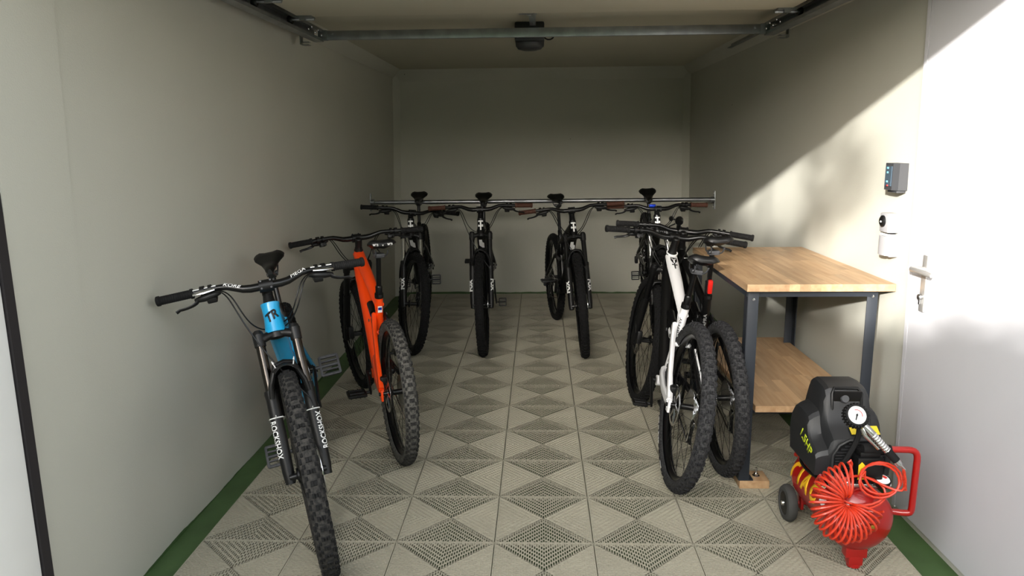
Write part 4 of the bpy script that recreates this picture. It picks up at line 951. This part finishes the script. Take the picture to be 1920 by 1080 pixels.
path = list(reversed(cp)) + bez(a0, a0 + Vector((.03, 0, .05)), lp2[0] + Vector((0, 0, -.03)), lp2[0], 6)[1:] + lp2[1:] + bez(lp2[-1], lp2[-1] + Vector((.02, 0, -.02)), lp[0] + Vector((-.02, 0, -.04)), lp[0], 6)[1:] + lp[1:] + bez(lp[-1], lp[-1] + Vector((.03, 0, .0)), endp + Vector((0, 0, -.05)), endp, 6)[1:] + bez(endp, endp + Vector((.004, 0, .03)), conn + Vector((.006, 0, -.03)), conn, 5)[1:]
mb.tube([p - Vector((1.06, 2.40, .25)) for p in path], .0042, 7); obj('coil', mb, M_HOSE, hs)
mb = MB(); sp = []
for i in range(90): a = i / 90 * 2 * PI * 15; q = endp.lerp(conn, -.25 + 1.2 * i / 90); sp.append(q + Vector((math.cos(a) * .0062, math.sin(a) * .0062, 0)) - Vector((1.06, 2.40, .25)))
mb.tube(sp, .0011, 4); obj('spring_guard', mb, M_HOSE, hs)

# tyre inflator with dial gauge
inf = thing('tyre_inflator', 'silver tyre inflator with round white dial gauge standing on the compressor', 'inflator', T(1.07, 2.42, .585))
gc = Vector((0, 0, 0)); gn = Vector((-.12, -.86, .5)).normalized(); gM = frame(gc, (1, 0, 0), gn)
mb = MB(); mb.rev([(0, -.022), (.03, -.022), (.037, -.016), (.039, 0), (.037, .014), (.031, .016), (.031, .010), (0, .010)], 36, 0, gM)
for i in range(24):
    a = 2 * PI * i / 24; mb.cbox((.039 * math.cos(a), .039 * math.sin(a), -.002), (.006, .005, .024), .001, 0, gM @ T(.039 * math.cos(a), .039 * math.sin(a), 0) @ R(a, 'Z') @ T(-.039 * math.cos(a), -.039 * math.sin(a), 0)) if False else mb.box((0, 0, -.002), (.007, .0055, .026), 0, gM @ R(a, 'Z') @ T(.039, 0, 0))
ga = obj('gauge_boot', mb, M_GRIP, inf)
mb = MB(); mb.rev([(0, .010), (.031, .010), (.031, .011), (0, .011)], 36, 0, gM); obj('dial', mb, M_LETTER, ga)
mb = MB(); nn = 20; mb.prism([(.019 * math.cos(-.3 + 2.2 * t / nn), .019 * math.sin(-.3 + 2.2 * t / nn)) for t in range(nn + 1)] + [(.0165 * math.cos(1.9 - 2.2 * t / nn), .0165 * math.sin(1.9 - 2.2 * t / nn)) for t in range(nn + 1)], .011, .0115, 0, gM); obj('red_scale', mb, M_REDP, ga)
mb = MB()
for t in range(13):
    a = -.7 + t * .38; mb.box((0, 0, .0113), (.004, .0008, .0005), 0, gM @ R(a, 'Z') @ T(.024, 0, 0))
mb.prism([(-.002, -.018), (.002, -.018), (.0025, .004), (0, .006), (-.0025, .004)], .0118, .0126, 0, gM @ R(-.35, 'Z')); mb.rev([(0, .0118), (.004, .0118), (.003, .014), (0, .014)], 12, 0, gM); obj('needle', mb, M_LETTERB, ga)
e1 = Vector((.15, -.045, -.165)); dv = e1.normalized(); s0 = dv * .035 + Vector((0, .02, 0))
mb = MB(); mb.tube([s0, s0 + dv * .02, s0 + dv * .03, s0 + dv * .06], [.008, .010, .013, .0135], 12); mb.tube([s0 + dv * .05, s0 + dv * .135], [.012, .0125], 12)
for k in range(8): mb.rev([(.012, -.003), (.0142, 0), (.012, .003)], 12, 0, frame(s0 + dv * (.062 + .0095 * k), (0, 1, 0), dv))
obj('body', mb, M_STEEL, inf)
mb = MB(); mb.tube([s0 + dv * .03 + Vector((-.018, -.006, .0)), s0 + dv * .06 + Vector((-.03, -.01, 0)), s0 + dv * .12 + Vector((-.026, -.01, 0))], [.005, .006, .004], 8, sq=(1.4, .6)); obj('trigger', mb, M_STEEL, inf)
mb = MB(); mb.tube([s0 + dv * .13, s0 + dv * .175], [.0145, .0135], 14); obj('coupling_sleeve', mb, M_GRIP, inf)
mb = MB(); mb.tube([s0 + dv * .172, s0 + dv * .19, s0 + dv * .192, s0 + dv * .215], [.012, .012, .006, .006], 12); obj('coupling', mb, M_STEEL, inf)

# ================================================================== outside, behind the camera: unseen screen added to block sun, and a tree
rd = random.Random(11)
hg = thing('hedge', 'tall clipped green hedge across the drive opposite the garage', 'hedge', T(0, -3.2, 0))
mb = MB(); secs = []
for i in range(81):
    x = -8 + 16 * i / 80; t = (2.48 if x > -1.95 else 2.48 + .22 * min(1, (-1.95 - x) / .4) + .6 * min(1, max(0, (-2.6 - x) / .45))) + .05 * math.sin(x * 1.9) + rd.uniform(-.08, .08)  # top of the added screen stepped to set where sun gets in
    secs.append([(x, -.4, -.02), (x, -.42, t * .5), (x, -.36, t - .12), (x, -.1, t), (x, .15, t), (x, .38, t - .14), (x, .42, t * .5), (x, .4, -.02)])
mb.loft(secs); obj('sun_screen_body', mb, M_LEAF, hg)
def leaves(n, boxes, size):
    mb = MB()
    for i in range(n):
        c, e = boxes[i % len(boxes)]
        while True:
            p = Vector((rd.uniform(-1, 1), rd.uniform(-1, 1), rd.uniform(-1, 1)))
            if p.length <= 1: break
        o = Vector(c) + Vector((p.x * e[0], p.y * e[1], p.z * e[2])); s = size * rd.uniform(.6, 1.3)
        M = T(o) @ Euler((rd.uniform(0, 6.3), rd.uniform(0, 6.3), rd.uniform(0, 6.3))).to_matrix().to_4x4()
        mb.add([(-s, 0, 0), (0, -s * .45, s * .1), (s, 0, 0), (0, s * .45, s * .1), (0, 0, -.004)], [(0, 1, 2), (0, 2, 3), (0, 4, 1), (1, 4, 2), (2, 4, 3), (3, 4, 0)], 0, M)
    return mb
lf = obj('leaves', leaves(1400, [((x, 0, 2.46 if x > -2.2 else 2.68 if x > -2.9 else 3.15), (.9, .42, .14)) for x in (-7, -5.5, -4, -3, -2, -1, 0, 1.5, 3, 4.5, 6)], .06), M_LEAF, hg, ang=0); lf['kind'] = 'stuff'  # loose leaves along the top of the added screen
tr = thing('tree', 'young leafy tree standing behind the hedge opposite the garage', 'tree', T(-3.56, -4.75, 0))
mb = MB(); mb.tube([(0, 0, -.02), (.03, .02, 1.2), (-.02, 0, 2.4), (.05, .05, 3.4), (0, 0, 4.6)], [.07, .06, .05, .035, .012], 8)
for k_ in range(9):
    a = k_ * 2.4; z = 2.3 + k_ * .22; mb.tube([(0, 0, z), (.35 * math.cos(a), .35 * math.sin(a), z + .3), (.8 * math.cos(a), .8 * math.sin(a), z + .45)], [.022, .014, .006], 6)
obj('trunk', mb, M_BARK, tr)
cl = [((rd.uniform(-1.3, .7), rd.uniform(-.6, .6), rd.uniform(3.05, 4.55)), (.24, .24, .2)) for _ in range(17)] + [((rd.uniform(-1.6, .2), rd.uniform(-.6, .6), rd.uniform(3.45, 5.3)), (.35, .35, .3)) for _ in range(12)]
lf = obj('leaves', leaves(2600, cl, .055), M_LEAF, tr, ang=0); lf['kind'] = 'stuff'
